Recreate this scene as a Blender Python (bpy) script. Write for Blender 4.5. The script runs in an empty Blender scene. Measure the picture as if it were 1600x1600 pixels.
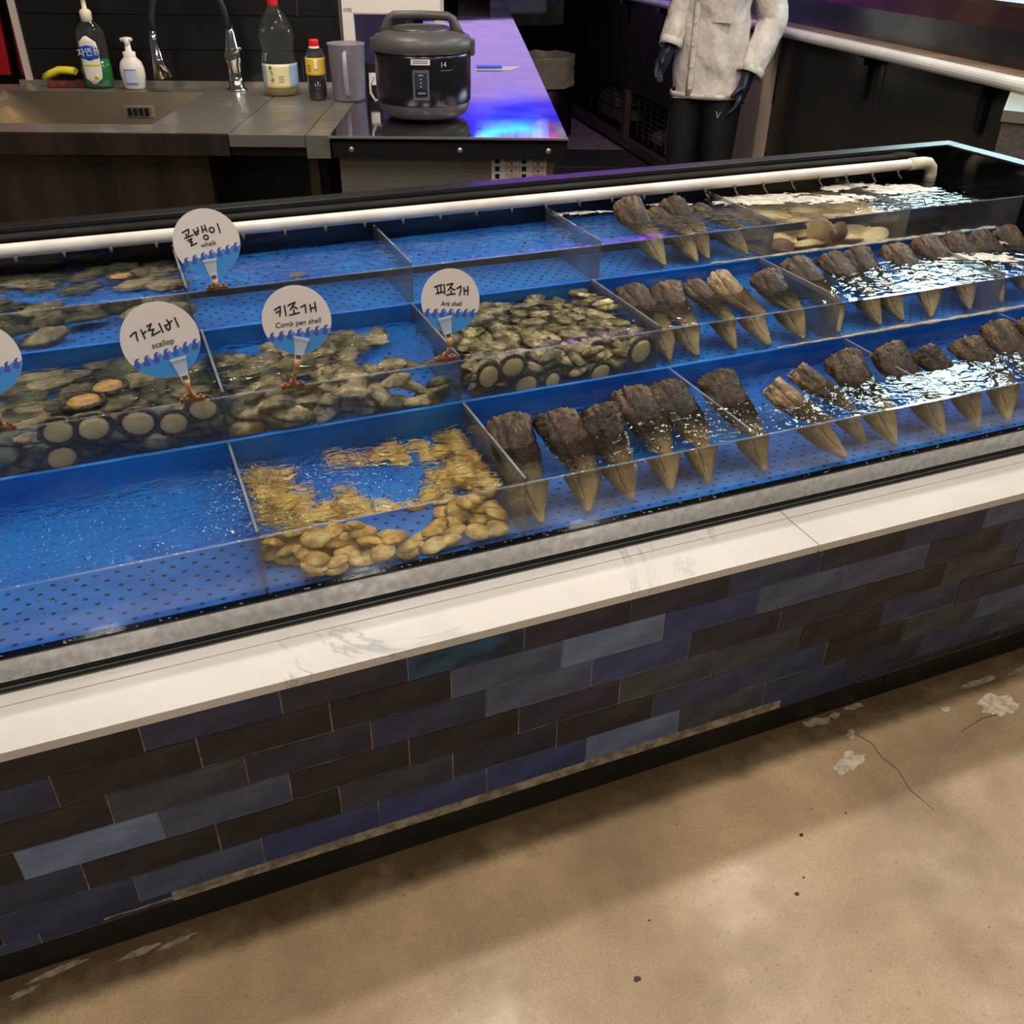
import bpy, bmesh, math, random
from mathutils import Vector, Matrix, noise, Euler
random.seed(7)
S = bpy.context.scene
COL = S.collection

# ---------------------------------------------------------------- camera
def look(yaw, pitch, roll):
    yaw, pitch, roll = [math.radians(a) for a in (yaw, pitch, roll)]
    fwd = Vector((math.sin(yaw)*math.cos(pitch), math.cos(yaw)*math.cos(pitch), -math.sin(pitch)))
    right = Vector((math.cos(yaw), -math.sin(yaw), 0))
    up = right.cross(fwd)
    r = right*math.cos(roll) + up*math.sin(roll)
    u = -right*math.sin(roll) + up*math.cos(roll)
    return Matrix((r, u, -fwd)).transposed().to_4x4()
cam = bpy.data.cameras.new('camera')
cam.sensor_width = 36.0
cam.lens = 1454.34/1600*36.0
cam.clip_start = 0.02
cam_ob = bpy.data.objects.new('camera', cam)
COL.objects.link(cam_ob)
cam_ob.matrix_world = Matrix.Translation((0, -1.12523, 1.5)) @ look(22.721, 32.6914, 0.7326)
S.camera = cam_ob

# ---------------------------------------------------------------- view, world, lamps
S.view_settings.view_transform = 'Standard'
S.view_settings.look = 'None'
S.view_settings.gamma = 1.0
S.view_settings.use_curve_mapping = False
S.view_settings.exposure = 0.0
S.cycles.max_bounces = 14
S.cycles.transparent_max_bounces = 24
S.cycles.transmission_bounces = 12
S.cycles.sample_clamp_indirect = 30.0
W = bpy.data.worlds.new('dim_market_hall')
S.world = W
W.use_nodes = True
bg = W.node_tree.nodes['Background']
bg.inputs[0].default_value = (1.0, 0.92, 0.84, 1)
bg.inputs[1].default_value = 0.075

def lamp(name, loc, power, size, color=(1.0, 0.83, 0.62), target=None, sy=None):
    d = bpy.data.lights.new(name, 'AREA')
    d.energy = power
    d.color = color
    if sy:
        d.shape = 'RECTANGLE'; d.size = size; d.size_y = sy
    else:
        d.shape = 'DISK'; d.size = size
    o = bpy.data.objects.new(name, d)
    COL.objects.link(o)
    o.location = loc
    t = Vector(target) if target else Vector((loc[0], loc[1], 0))
    o.rotation_euler = (t - Vector(loc)).to_track_quat('-Z', 'Y').to_euler()
    return o
for x in (-0.8, 0.57, 1.93, 3.3):
    lamp('ceiling_spotlight', (x, 0.26, 2.75), 15, 0.16, (1.0, 0.92, 0.83))
    lamp('ceiling_spotlight', (x+.25, 1.02, 2.75), 12, 0.16, (1.0, 0.92, 0.83))
for x in (-1.86, -0.5, 0.86, 2.22):
    lamp('ceiling_spotlight', (x, -2.75, 2.75), 15, 0.2, (1.0, 0.89, 0.77))
lamp('kitchen_fill_lamp', (0.5, 2.2, 2.8), 20, 0.3, (1.0, 0.85, 0.68))  # added fill lamp, no known fixture; brightens the kitchen steel
lamp('kitchen_fill_lamp', (2.6, 2.1, 2.8), 20, 0.3, (1.0, 0.88, 0.74))  # second added fill for the kitchen, likewise without a known fixture
lamp('display_case_lamp', (4.15, 2.65, 1.85), 16, 0.75, (0.66, 0.95, 1.0), target=(1.7, 0.5, 0.75), sy=0.16)
lamp('display_case_lamp', (3.75, 2.05, 1.98), 12, 0.55, (0.66, 0.93, 1.0), target=(1.5, 0.2, 0.7), sy=0.14)

# ---------------------------------------------------------------- helpers
def lin(c):
    return tuple(((v/255.0)/12.92 if v/255.0 <= 0.04045 else ((v/255.0+0.055)/1.055)**2.4) for v in c)
def nd(nt, t, **kw):
    n = nt.nodes.new(t)
    for k, v in kw.items():
        if k in n.inputs: n.inputs[k].default_value = v
        else: setattr(n, k, v)
    return n
def mat(name, c, rough=0.5, metal=0.0, c2=None, scale=8.0, detail=4.0, bump=0.0, bscale=40.0, bdist=0.002,
        stretch=None, rough2=None, rnd=0.0, alpha=1.0, trans=0.0, ior=1.45, emit=None, estr=0.0, coat=0.0, lo=0.4, hi=0.6, sss=0.0):
    m = bpy.data.materials.new(name)
    m.use_nodes = True
    nt = m.node_tree
    b = nt.nodes['Principled BSDF']
    b.inputs['Base Color'].default_value = (*lin(c), 1)
    b.inputs['Roughness'].default_value = rough
    b.inputs['Metallic'].default_value = metal
    b.inputs['IOR'].default_value = ior
    b.inputs['Alpha'].default_value = alpha
    b.inputs['Transmission Weight'].default_value = trans
    b.inputs['Coat Weight'].default_value = coat
    if emit:
        b.inputs['Emission Color'].default_value = (*lin(emit), 1)
        b.inputs['Emission Strength'].default_value = estr
    tc = nd(nt, 'ShaderNodeTexCoord')
    mp = nd(nt, 'ShaderNodeMapping')
    if stretch: mp.inputs['Scale'].default_value = stretch
    nt.links.new(tc.outputs['Object'], mp.inputs['Vector'])
    if c2 or rough2 is not None:
        n = nd(nt, 'ShaderNodeTexNoise', Scale=scale, Detail=detail, Roughness=0.6)
        nt.links.new(mp.outputs[0], n.inputs['Vector'])
        r = nd(nt, 'ShaderNodeMapRange')
        r.inputs['From Min'].default_value = lo; r.inputs['From Max'].default_value = hi
        nt.links.new(n.outputs['Fac'], r.inputs['Value'])
        if c2:
            mx = nd(nt, 'ShaderNodeMix', data_type='RGBA')
            mx.inputs[6].default_value = (*lin(c), 1); mx.inputs[7].default_value = (*lin(c2), 1)
            nt.links.new(r.outputs[0], mx.inputs[0])
            src = mx.outputs[2]
            if rnd:
                oi = nd(nt, 'ShaderNodeObjectInfo')
                hs = nd(nt, 'ShaderNodeHueSaturation')
                r2 = nd(nt, 'ShaderNodeMapRange')
                r2.inputs['To Min'].default_value = 1-rnd; r2.inputs['To Max'].default_value = 1+rnd
                nt.links.new(oi.outputs['Random'], r2.inputs['Value'])
                nt.links.new(r2.outputs[0], hs.inputs['Value'])
                nt.links.new(src, hs.inputs['Color'])
                src = hs.outputs[0]
            nt.links.new(src, b.inputs['Base Color'])
        if rough2 is not None:
            r3 = nd(nt, 'ShaderNodeMapRange')
            r3.inputs['To Min'].default_value = rough; r3.inputs['To Max'].default_value = rough2
            nt.links.new(r.outputs[0], r3.inputs['Value'])
            nt.links.new(r3.outputs[0], b.inputs['Roughness'])
    if bump:
        n2 = nd(nt, 'ShaderNodeTexNoise', Scale=bscale, Detail=3.0)
        nt.links.new(mp.outputs[0], n2.inputs['Vector'])
        bp = nd(nt, 'ShaderNodeBump', Strength=bump, Distance=bdist)
        nt.links.new(n2.outputs['Fac'], bp.inputs['Height'])
        nt.links.new(bp.outputs[0], b.inputs['Normal'])
    return m

def box(bm, a, b, M=None, bev=0.0, mi=0):
    mtx = Matrix.Translation([(p+q)/2 for p, q in zip(a, b)]) @ Matrix.Diagonal([abs(q-p) for p, q in zip(a, b)]+[1])
    if M is not None: mtx = M @ mtx
    r = bmesh.ops.create_cube(bm, size=1, matrix=mtx)
    fs = set(f for v in r['verts'] for f in v.link_faces)
    for f in fs: f.material_index = mi
    if bev:
        es = set(e for v in r['verts'] for e in v.link_edges)
        bmesh.ops.bevel(bm, geom=list(es), offset=bev, segments=2, affect='EDGES', profile=0.6)
def cyl(bm, p, q, r, r2=None, seg=16, caps=True, mi=0, M=None):
    p, q = Vector(p), Vector(q)
    d = q-p
    mtx = Matrix.Translation((p+q)/2) @ d.to_track_quat('Z', 'Y').to_matrix().to_4x4()
    if M is not None: mtx = M @ mtx
    k = bmesh.ops.create_cone(bm, cap_ends=caps, segments=seg, radius1=r, radius2=r if r2 is None else r2, depth=d.length, matrix=mtx)
    for v in k['verts']:
        for f in v.link_faces: f.material_index = mi
def tube(bm, pts, rad, seg=10, ratio=1.0, caps=True, up=Vector((0, 0, 1)), M=None, mi=0, fn=None):
    pts = [Vector(p) for p in pts]
    rad = rad if isinstance(rad, (list, tuple)) else [rad]*len(pts)
    ratio = ratio if isinstance(ratio, (list, tuple)) else [ratio]*len(pts)
    rings = []
    for i, p in enumerate(pts):
        t = (pts[min(i+1, len(pts)-1)]-pts[max(i-1, 0)])
        t.normalize()
        u = up - t*up.dot(t)
        if u.length < 1e-3: u = Vector((1, 0, 0)) - t*t.x
        u.normalize(); v = t.cross(u)
        ring = []
        for k in range(seg):
            a = 2*math.pi*k/seg
            rr = rad[i]
            if fn: rr *= fn(i/(len(pts)-1), a)
            co = p + v*math.cos(a)*rr + u*math.sin(a)*rr*ratio[i]
            if M is not None: co = M @ co
            ring.append(bm.verts.new(co))
        rings.append(ring)
    for i in range(len(rings)-1):
        for k in range(seg):
            f = bm.faces.new((rings[i][k], rings[i][(k+1) % seg], rings[i+1][(k+1) % seg], rings[i+1][k]))
            f.material_index = mi; f.smooth = True
    if caps:
        f = bm.faces.new(list(reversed(rings[0]))); f.material_index = mi
        f = bm.faces.new(rings[-1]); f.material_index = mi
def lathe(bm, prof, seg=24, M=None, mi=0, sx=1.0, sy=1.0):
    rings = []
    for r, z in prof:
        ring = []
        for k in range(seg):
            a = 2*math.pi*k/seg
            co = Vector((max(r, 1e-5)*math.cos(a)*sx, max(r, 1e-5)*math.sin(a)*sy, z))
            if M is not None: co = M @ co
            ring.append(bm.verts.new(co))
        rings.append(ring)
    for i in range(len(rings)-1):
        for k in range(seg):
            f = bm.faces.new((rings[i][k], rings[i][(k+1) % seg], rings[i+1][(k+1) % seg], rings[i+1][k]))
            f.smooth = True; f.material_index = mi
def prism(bm, pts, z0, z1, M=None, mi=0):
    """polygon in local xy between two heights"""
    a = [bm.verts.new((M @ Vector((x, y, z0))) if M is not None else (x, y, z0)) for x, y in pts]
    b = [bm.verts.new((M @ Vector((x, y, z1))) if M is not None else (x, y, z1)) for x, y in pts]
    n = len(pts)
    fs = [bm.faces.new(list(reversed(a))), bm.faces.new(b)]
    for i in range(n): fs.append(bm.faces.new((a[i], a[(i+1) % n], b[(i+1) % n], b[i])))
    for f in fs: f.material_index = mi
def BM(): return bmesh.new()
def obj(name, bm, m, parent=None, label=None, cat=None, group=None, kind=None, loc=None, mw=None, smooth=False):
    me = bpy.data.meshes.new(name)
    bmesh.ops.recalc_face_normals(bm, faces=bm.faces)
    bm.to_mesh(me); bm.free()
    for k in (m if isinstance(m, (list, tuple)) else [m]): me.materials.append(k)
    if smooth:
        for p in me.polygons: p.use_smooth = True
    o = bpy.data.objects.new(name, me)
    COL.objects.link(o)
    if parent: o.parent = parent
    if mw is not None: o.matrix_world = mw
    if loc is not None: o.location = loc
    tag(o, label, cat, group, kind)
    return o
def tag(o, label=None, cat=None, group=None, kind=None):
    if label: o['label'] = label
    if cat: o['category'] = cat
    if group: o['group'] = group
    if kind: o['kind'] = kind
    return o
def thing(name, label, cat, group=None, loc=(0, 0, 0), mw=None, kind=None):
    o = bpy.data.objects.new(name, None)
    o.empty_display_size = 0.05
    COL.objects.link(o)
    if mw is not None: o.matrix_world = mw
    else: o.location = loc
    return tag(o, label, cat, group, kind)
def copy_tree(o, parent=None):
    c = o.copy(); COL.objects.link(c); c.parent = parent
    for ch in o.children: copy_tree(ch, c)
    return c
def text(name, body, size, m, parent, mw, extrude=0.0003, shear=0.0, align='CENTER'):
    cu = bpy.data.curves.new('t', 'FONT')
    cu.body = body; cu.size = size; cu.extrude = extrude; cu.shear = shear
    cu.align_x = align; cu.align_y = 'CENTER'; cu.resolution_u = 3
    to = bpy.data.objects.new('t', cu)
    COL.objects.link(to)
    me = bpy.data.meshes.new_from_object(to.evaluated_get(bpy.context.evaluated_depsgraph_get()))
    bpy.data.objects.remove(to)
    me.materials.clear(); me.materials.append(m)
    o = bpy.data.objects.new(name, me)
    COL.objects.link(o); o.parent = parent
    o.matrix_basis = mw
    return o
# ---------------------------------------------------------------- materials
M_floor = mat('stained_concrete', (186, 160, 124), 0.20, c2=(146, 122, 90), scale=2.2, detail=8, rough2=0.42, bump=0.12, bscale=60, lo=0.38, hi=0.66)
def floor_dirt(m):
    nt = m.node_tree; b = nt.nodes['Principled BSDF']
    src = b.inputs['Base Color'].links[0].from_socket
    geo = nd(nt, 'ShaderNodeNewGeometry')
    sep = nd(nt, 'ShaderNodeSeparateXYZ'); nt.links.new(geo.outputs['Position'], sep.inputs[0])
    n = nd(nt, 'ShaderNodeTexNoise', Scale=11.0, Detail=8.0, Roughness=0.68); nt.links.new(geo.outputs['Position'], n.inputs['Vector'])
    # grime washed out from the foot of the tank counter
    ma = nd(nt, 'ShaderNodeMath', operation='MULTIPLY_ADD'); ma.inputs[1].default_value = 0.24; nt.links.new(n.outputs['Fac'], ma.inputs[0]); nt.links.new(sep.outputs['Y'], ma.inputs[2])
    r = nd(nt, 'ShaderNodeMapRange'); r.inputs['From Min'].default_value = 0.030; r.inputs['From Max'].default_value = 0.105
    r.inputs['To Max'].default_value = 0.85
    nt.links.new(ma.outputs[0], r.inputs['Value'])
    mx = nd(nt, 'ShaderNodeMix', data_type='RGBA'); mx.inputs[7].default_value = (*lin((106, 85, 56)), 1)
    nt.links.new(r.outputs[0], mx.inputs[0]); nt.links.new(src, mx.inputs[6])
    # dark specks and scuffs
    v = nd(nt, 'ShaderNodeTexNoise', Scale=85.0, Detail=2.5); nt.links.new(geo.outputs['Position'], v.inputs['Vector'])
    r2 = nd(nt, 'ShaderNodeMapRange'); r2.inputs['From Min'].default_value = 0.66; r2.inputs['From Max'].default_value = 0.74; r2.inputs['To Max'].default_value = 0.55
    nt.links.new(v.outputs['Fac'], r2.inputs['Value'])
    mx2 = nd(nt, 'ShaderNodeMix', data_type='RGBA'); mx2.inputs[7].default_value = (*lin((92, 78, 58)), 1)
    nt.links.new(r2.outputs[0], mx2.inputs[0]); nt.links.new(mx.outputs[2], mx2.inputs[6])
    # fine aggregate speckle and slow cloudy stains
    fn_ = nd(nt, 'ShaderNodeTexNoise', Scale=230.0, Detail=3.0); nt.links.new(geo.outputs['Position'], fn_.inputs['Vector'])
    cl = nd(nt, 'ShaderNodeTexNoise', Scale=3.2, Detail=9.0, Roughness=0.7, Distortion=1.2); nt.links.new(geo.outputs['Position'], cl.inputs['Vector'])
    sm = nd(nt, 'ShaderNodeMath', operation='ADD'); nt.links.new(fn_.outputs['Fac'], sm.inputs[0]); nt.links.new(cl.outputs['Fac'], sm.inputs[1])
    rv = nd(nt, 'ShaderNodeMapRange'); rv.inputs['From Min'].default_value = .75; rv.inputs['From Max'].default_value = 1.25; rv.inputs['To Min'].default_value = .80; rv.inputs['To Max'].default_value = 1.14
    nt.links.new(sm.outputs[0], rv.inputs['Value'])
    hs = nd(nt, 'ShaderNodeHueSaturation'); nt.links.new(rv.outputs[0], hs.inputs['Value']); nt.links.new(mx2.outputs[2], hs.inputs['Color'])
    nt.links.new(hs.outputs[0], b.inputs['Base Color'])
floor_dirt(M_floor)
M_chip = mat('bare_screed', (205, 192, 165), 0.7, c2=(170, 155, 128), scale=60)
M_ktile = mat('grey_floor_tile', (74, 70, 64), 0.35, c2=(60, 57, 52), scale=12)
M_grout = mat('pale_grout', (172, 160, 138), 0.8, c2=(120, 108, 90), scale=30)
M_mortar = mat('old_mortar', (122, 114, 92), 0.85, c2=(92, 84, 64), scale=25, bump=0.6, bscale=120)
M_plinth = mat('black_plinth', (22, 20, 18), 0.35, c2=(38, 34, 28), scale=9, lo=0.5, hi=0.75)
TC = {'K': ((40, 39, 46), (29, 29, 35)), 'G': ((66, 71, 82), (52, 56, 66)), 'N': ((54, 62, 98), (42, 50, 80)), 'D': ((46, 48, 68), (36, 38, 54)),
      'B': ((84, 97, 128), (68, 79, 108)), 'S': ((116, 134, 172), (96, 113, 148)), 'T': ((30, 86, 120), (14, 40, 60)), 'P': ((60, 71, 120), (50, 60, 102))}
M_tile = {k: mat('glazed_tile_'+k.lower(), a, 0.32, c2=b, scale=9, detail=5, rough2=0.5, rnd=0.12, stretch=(1, 1, 2)) for k, (a, b) in TC.items()}
M_quartz = mat('white_quartz', (224, 219, 212), 0.22, c2=(214, 209, 202), scale=3)
def veins(m, sc=2.3, amt=0.55):
    nt = m.node_tree; b = nt.nodes['Principled BSDF']
    src = b.inputs['Base Color'].links[0].from_socket
    tc = nd(nt, 'ShaderNodeTexCoord')
    n = nd(nt, 'ShaderNodeTexNoise', Scale=sc, Detail=8.0, Roughness=0.62, Distortion=0.8); nt.links.new(tc.outputs['Object'], n.inputs['Vector'])
    s = nd(nt, 'ShaderNodeMath', operation='SUBTRACT'); s.inputs[1].default_value = 0.5; nt.links.new(n.outputs['Fac'], s.inputs[0])
    a = nd(nt, 'ShaderNodeMath', operation='ABSOLUTE'); nt.links.new(s.outputs[0], a.inputs[0])
    r = nd(nt, 'ShaderNodeMapRange'); r.inputs['From Min'].default_value = 0.0; r.inputs['From Max'].default_value = 0.012
    r.inputs['To Min'].default_value = amt; r.inputs['To Max'].default_value = 0
    nt.links.new(a.outputs[0], r.inputs['Value'])
    k = nd(nt, 'ShaderNodeTexNoise', Scale=5.0, Detail=2.0); nt.links.new(tc.outputs['Object'], k.inputs['Vector'])
    kr = nd(nt, 'ShaderNodeMapRange'); kr.inputs['From Min'].default_value = 0.52; kr.inputs['From Max'].default_value = 0.68; nt.links.new(k.outputs['Fac'], kr.inputs['Value'])
    mu = nd(nt, 'ShaderNodeMath', operation='MULTIPLY'); nt.links.new(r.outputs[0], mu.inputs[0]); nt.links.new(kr.outputs[0], mu.inputs[1])
    mx = nd(nt, 'ShaderNodeMix', data_type='RGBA'); mx.inputs[7].default_value = (*lin((130, 140, 150)), 1)
    nt.links.new(mu.outputs[0], mx.inputs[0]); nt.links.new(src, mx.inputs[6]); nt.links.new(mx.outputs[2], b.inputs['Base Color'])
veins(M_quartz)
M_steel = mat('brushed_steel', (184, 178, 168), 0.28, 0.78, c2=(148, 142, 134), scale=6, rough2=0.42, stretch=(1, 1, 12))
M_trim = mat('wet_steel_trim', (176, 177, 176), 0.16, 1.0, c2=(158, 159, 160), scale=60, rough2=0.26, bump=0.10, bscale=260, bdist=0.0003)
M_dsteel = mat('dark_steel', (104, 92, 82), 0.34, .85, c2=(74, 66, 58), scale=3, rough2=0.42, stretch=(3, 3, 0.4))
M_black = mat('black_gloss', (10, 10, 11), 0.14, coat=0.3, bump=0.1, bscale=30)
M_rubber = mat('black_rubber', (14, 13, 13), 0.45)
M_blue = mat('blue_plastic', (38, 126, 214), 0.34, c2=(22, 100, 194), scale=6, rough2=0.5, bump=0.12, bscale=25)
M_hole = mat('drain_hole_dark', (4, 12, 34), 0.7)
M_pvc = mat('white_pvc', (226, 220, 214), 0.3, c2=(206, 198, 188), scale=8)
M_nozzle = mat('grey_nozzle', (92, 86, 76), 0.5)
M_foam = mat('white_foam', (196, 192, 182), 0.55, c2=(158, 152, 140), scale=60, bump=0.8, bscale=160, bdist=0.003)

def water_material(name, strength, sx, sy, scale, chop, chopl):
    m = bpy.data.materials.new(name); m.use_nodes = True
    nt = m.node_tree; nt.nodes.clear()
    out = nd(nt, 'ShaderNodeOutputMaterial')
    g = nd(nt, 'ShaderNodeBsdfGlass', IOR=1.33, Roughness=0.0)
    g.inputs['Color'].default_value = (0.97, 0.985, 0.98, 1)
    tc = nd(nt, 'ShaderNodeTexCoord'); mp = nd(nt, 'ShaderNodeMapping')
    mp.inputs['Scale'].default_value = (sx, sy, 0.0)
    nt.links.new(tc.outputs['Object'], mp.inputs['Vector'])
    # long swells everywhere, short chop where the left cells are stirred
    n = nd(nt, 'ShaderNodeTexNoise', Scale=scale, Detail=1.2, Roughness=0.5, Distortion=0.6)
    nt.links.new(mp.outputs[0], n.inputs['Vector'])
    nf = nd(nt, 'ShaderNodeTexNoise', Scale=scale*2.4, Detail=2.0, Roughness=0.55, Distortion=0.4)
    nt.links.new(mp.outputs[0], nf.inputs['Vector'])
    sx_ = nd(nt, 'ShaderNodeSeparateXYZ'); nt.links.new(tc.outputs['Object'], sx_.inputs[0])
    rx = nd(nt, 'ShaderNodeMapRange'); rx.inputs['From Min'].default_value = .7; rx.inputs['From Max'].default_value = .0
    rx.inputs['To Min'].default_value = chop; rx.inputs['To Max'].default_value = chopl
    nt.links.new(sx_.outputs['X'], rx.inputs['Value'])
    hm = nd(nt, 'ShaderNodeMath', operation='MULTIPLY_ADD'); nt.links.new(nf.outputs['Fac'], hm.inputs[0]); nt.links.new(rx.outputs[0], hm.inputs[1]); nt.links.new(n.outputs['Fac'], hm.inputs[2])
    geo = nd(nt, 'ShaderNodeNewGeometry'); sep = nd(nt, 'ShaderNodeSeparateXYZ')
    nt.links.new(geo.outputs['True Normal'], sep.inputs[0])
    ab = nd(nt, 'ShaderNodeMath', operation='ABSOLUTE'); nt.links.new(sep.outputs['Z'], ab.inputs[0])
    # livelier water towards the spray end, calm patches between
    big = nd(nt, 'ShaderNodeTexNoise', Scale=3.5, Detail=1.0); nt.links.new(tc.outputs['Object'], big.inputs['Vector'])
    br = nd(nt, 'ShaderNodeMapRange'); br.inputs['From Min'].default_value = 0.35; br.inputs['From Max'].default_value = 0.65
    br.inputs['To Min'].default_value = 0.45; br.inputs['To Max'].default_value = 1.0
    nt.links.new(big.outputs['Fac'], br.inputs['Value'])
    mu = nd(nt, 'ShaderNodeMath', operation='MULTIPLY'); nt.links.new(ab.outputs[0], mu.inputs[0]); nt.links.new(br.outputs[0], mu.inputs[1])
    bp = nd(nt, 'ShaderNodeBump', Distance=strength)
    nt.links.new(mu.outputs[0], bp.inputs['Strength'])
    nt.links.new(hm.outputs[0], bp.inputs['Height'])
    nt.links.new(bp.outputs[0], g.inputs['Normal'])
    nt.links.new(g.outputs[0], out.inputs[0])
    return m
def acrylic_material(name, haze, tint=(0.78, 0.78, 0.76)):
    """clear sheet: lets light straight through, mirrors a little, a film of haze on it"""
    m = bpy.data.materials.new(name); m.use_nodes = True
    nt = m.node_tree; nt.nodes.clear()
    out = nd(nt, 'ShaderNodeOutputMaterial')
    t = nd(nt, 'ShaderNodeBsdfTransparent')
    gl = nd(nt, 'ShaderNodeBsdfGlossy', Roughness=0.04)
    df = nd(nt, 'ShaderNodeBsdfDiffuse'); df.inputs[0].default_value = (*tint, 1)
    # Schlick reflectance, the same from either side of the sheet
    ge = nd(nt, 'ShaderNodeNewGeometry'); dt = nd(nt, 'ShaderNodeVectorMath', operation='DOT_PRODUCT')
    nt.links.new(ge.outputs['Incoming'], dt.inputs[0]); nt.links.new(ge.outputs['Normal'], dt.inputs[1])
    ab = nd(nt, 'ShaderNodeMath', operation='ABSOLUTE'); nt.links.new(dt.outputs['Value'], ab.inputs[0])
    iv = nd(nt, 'ShaderNodeMath', operation='SUBTRACT'); iv.inputs[0].default_value = 1; nt.links.new(ab.outputs[0], iv.inputs[1])
    pw = nd(nt, 'ShaderNodeMath', operation='POWER'); pw.inputs[1].default_value = 5; nt.links.new(iv.outputs[0], pw.inputs[0])
    lw = nd(nt, 'ShaderNodeMath', operation='MULTIPLY_ADD'); lw.inputs[1].default_value = .9; lw.inputs[2].default_value = .025; nt.links.new(pw.outputs[0], lw.inputs[0])
    m1 = nd(nt, 'ShaderNodeMixShader'); m2 = nd(nt, 'ShaderNodeMixShader')
    n = nd(nt, 'ShaderNodeTexNoise', Scale=6.0, Detail=3.0)
    tc = nd(nt, 'ShaderNodeTexCoord'); nt.links.new(tc.outputs['Object'], n.inputs['Vector'])
    r = nd(nt, 'ShaderNodeMapRange'); r.inputs['From Min'].default_value = 0.3; r.inputs['From Max'].default_value = 0.7
    r.inputs['To Min'].default_value = haze*0.4; r.inputs['To Max'].default_value = haze*1.4
    nt.links.new(n.outputs['Fac'], r.inputs['Value'])
    nt.links.new(r.outputs[0], m1.inputs[0]); nt.links.new(t.outputs[0], m1.inputs[1]); nt.links.new(df.outputs[0], m1.inputs[2])
    nt.links.new(lw.outputs[0], m2.inputs[0]); nt.links.new(m1.outputs[0], m2.inputs[1]); nt.links.new(gl.outputs[0], m2.inputs[2])
    nt.links.new(m2.outputs[0], out.inputs[0])
    return m
M_acryl = acrylic_material('clear_acrylic', 0.035)
M_divide = acrylic_material('scratched_acrylic', 0.52, (0.17, 0.165, 0.17))
M_edge = acrylic_material('acrylic_edge', 0.15, (0.6, 0.66, 0.75))

# ---------------------------------------------------------------- setting: floors and walls
bm = BM(); box(bm, (-4.5, -5.0, -0.08), (8.5, 1.15, 0.0))
floor = obj('floor', bm, M_floor, kind='structure')
def chip(cx, cy, rx, ry, seed, ang=0.0, m=M_chip, par=None, nm='spalled_patch'):
    rnd = random.Random(seed)
    pts = []
    for k in range(26):
        a = 2*math.pi*k/26
        r = 1+0.55*noise.noise(Vector((math.cos(a)*2, math.sin(a)*2, seed*3.1)))+rnd.uniform(-.12, .12)
        x, y = math.cos(a)*rx*r, math.sin(a)*ry*r
        pts.append((cx+x*math.cos(ang)-y*math.sin(ang), cy+x*math.sin(ang)+y*math.cos(ang)))
    b = BM(); prism(b, pts, -0.002, 0.0012)
    return obj(nm, b, m, par or floor)
for i, (x, y, rx, ry, a) in enumerate([(1.203, -.013, .035, .010, -.1), (1.255, -.012, .012, .008, 0), (1.314, -.006, .022, .007, 0), (1.195, -.135, .042, .020, .35), 
        (1.25, -.072, .016, .008, .6), (1.62, -.125, .05, .028, .2), (1.50, -.09, .014, .006, 0),
        (-.218, -.026, .030, .0065, .1), (-.160, -.030, .034, .0045, .12), (-.349, -.010, .04, .006, .1), (-.40, -.03, .02, .005, .1),
        (1.64, -.05, .06, .008, .0), (1.78, -.055, .05, .01, .0)]):
    chip(x, y, rx, ry, i+1, a)
bm = BM()
tube(bm, [(1.225, -.052, .0005), (1.262, -.075, .0008), (1.275, -.11, .0008), (1.268, -.15, .0008), (1.276, -.19, .0008), (1.262, -.24, .0008), (1.27, -.30, .0006)], [.0004, .0008, .0007, .0009, .0006, .0006, .0003], seg=5)
tube(bm, [(1.48, -.155, .0004), (1.56, -.142, .0005), (1.64, -.15, .0004)], [.0004, .0010, .0004], seg=5)
obj('floor_crack', bm, mat('crack_brown', (96, 78, 54), .8), floor)
for i, (x, y, s) in enumerate([(.547, -.387, .006), (.897, -.354, .004), (.985, -.25, .004), (.93, -.33, .002), (.62, -.30, .002), (1.1, -.24, .002)]):
    chip(x, y, s, s*.8, 60+i, 0, M_rubber, nm='dirt_spot')

# kitchen floor with large tiles
bm = BM(); box(bm, (-4.5, 1.15, -0.10), (8.5, 10.5, -0.012))
kfloor = obj('floor', bm, M_grout, kind='structure')
kaz = math.radians(21.5)
KM = Matrix.Translation((1.29333681, 1.5691499, 0.0)) @ Matrix.Rotation(-kaz, 4, 'Z')
tile_me = None
for i in range(-1, 8):
    for j in range(-1, 9):
        p = KM @ Vector((0.25+i*0.6, -0.62+j*0.6, 0))
        if p.y < 1.55 or p.x > 5.2 or p.y > 7.8: continue
        if tile_me is None:
            bm = BM(); box(bm, (-.297, -.297, -.012), (.297, .297, 0), bev=.002)
            o = obj('floor_tile', bm, M_ktile, kfloor); tile_me = o.data
        else:
            o = bpy.data.objects.new('floor_tile', tile_me); COL.objects.link(o); o.parent = kfloor
        o.matrix_world = Matrix.Translation((p.x, p.y, 0)) @ Matrix.Rotation(-kaz, 4, 'Z')

# back wall behind the sink, black tiles with thin joints (kitchen frame)
M_wtile = mat('black_wall_tile', (24, 21, 21), 0.28, c2=(16, 14, 14), scale=5, rough2=0.42)
M_wgrout = mat('dark_wall_grout', (104, 96, 92), 0.8)
bm = BM(); box(bm, (-2.005, .985, 0), (-.80, 1.10, 2.9), KM)
wall_back = obj('wall_back', bm, M_wgrout, kind='structure')
wt = None
for r in range(8):
    z0 = .935+r*.118
    off = (0.0, .27)[r % 2]
    x = -2.055-off
    while x < -.81:
        a, b_ = max(x, -2.0), min(x+.545, -.805)
        if b_-a > .03:
            bm = BM(); box(bm, (a+.0015, .972, z0+.0015), (b_-.0015, .986, z0+.1165), KM)
            obj('wall_tile', bm, M_wtile, wall_back)
        x += .548
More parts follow.
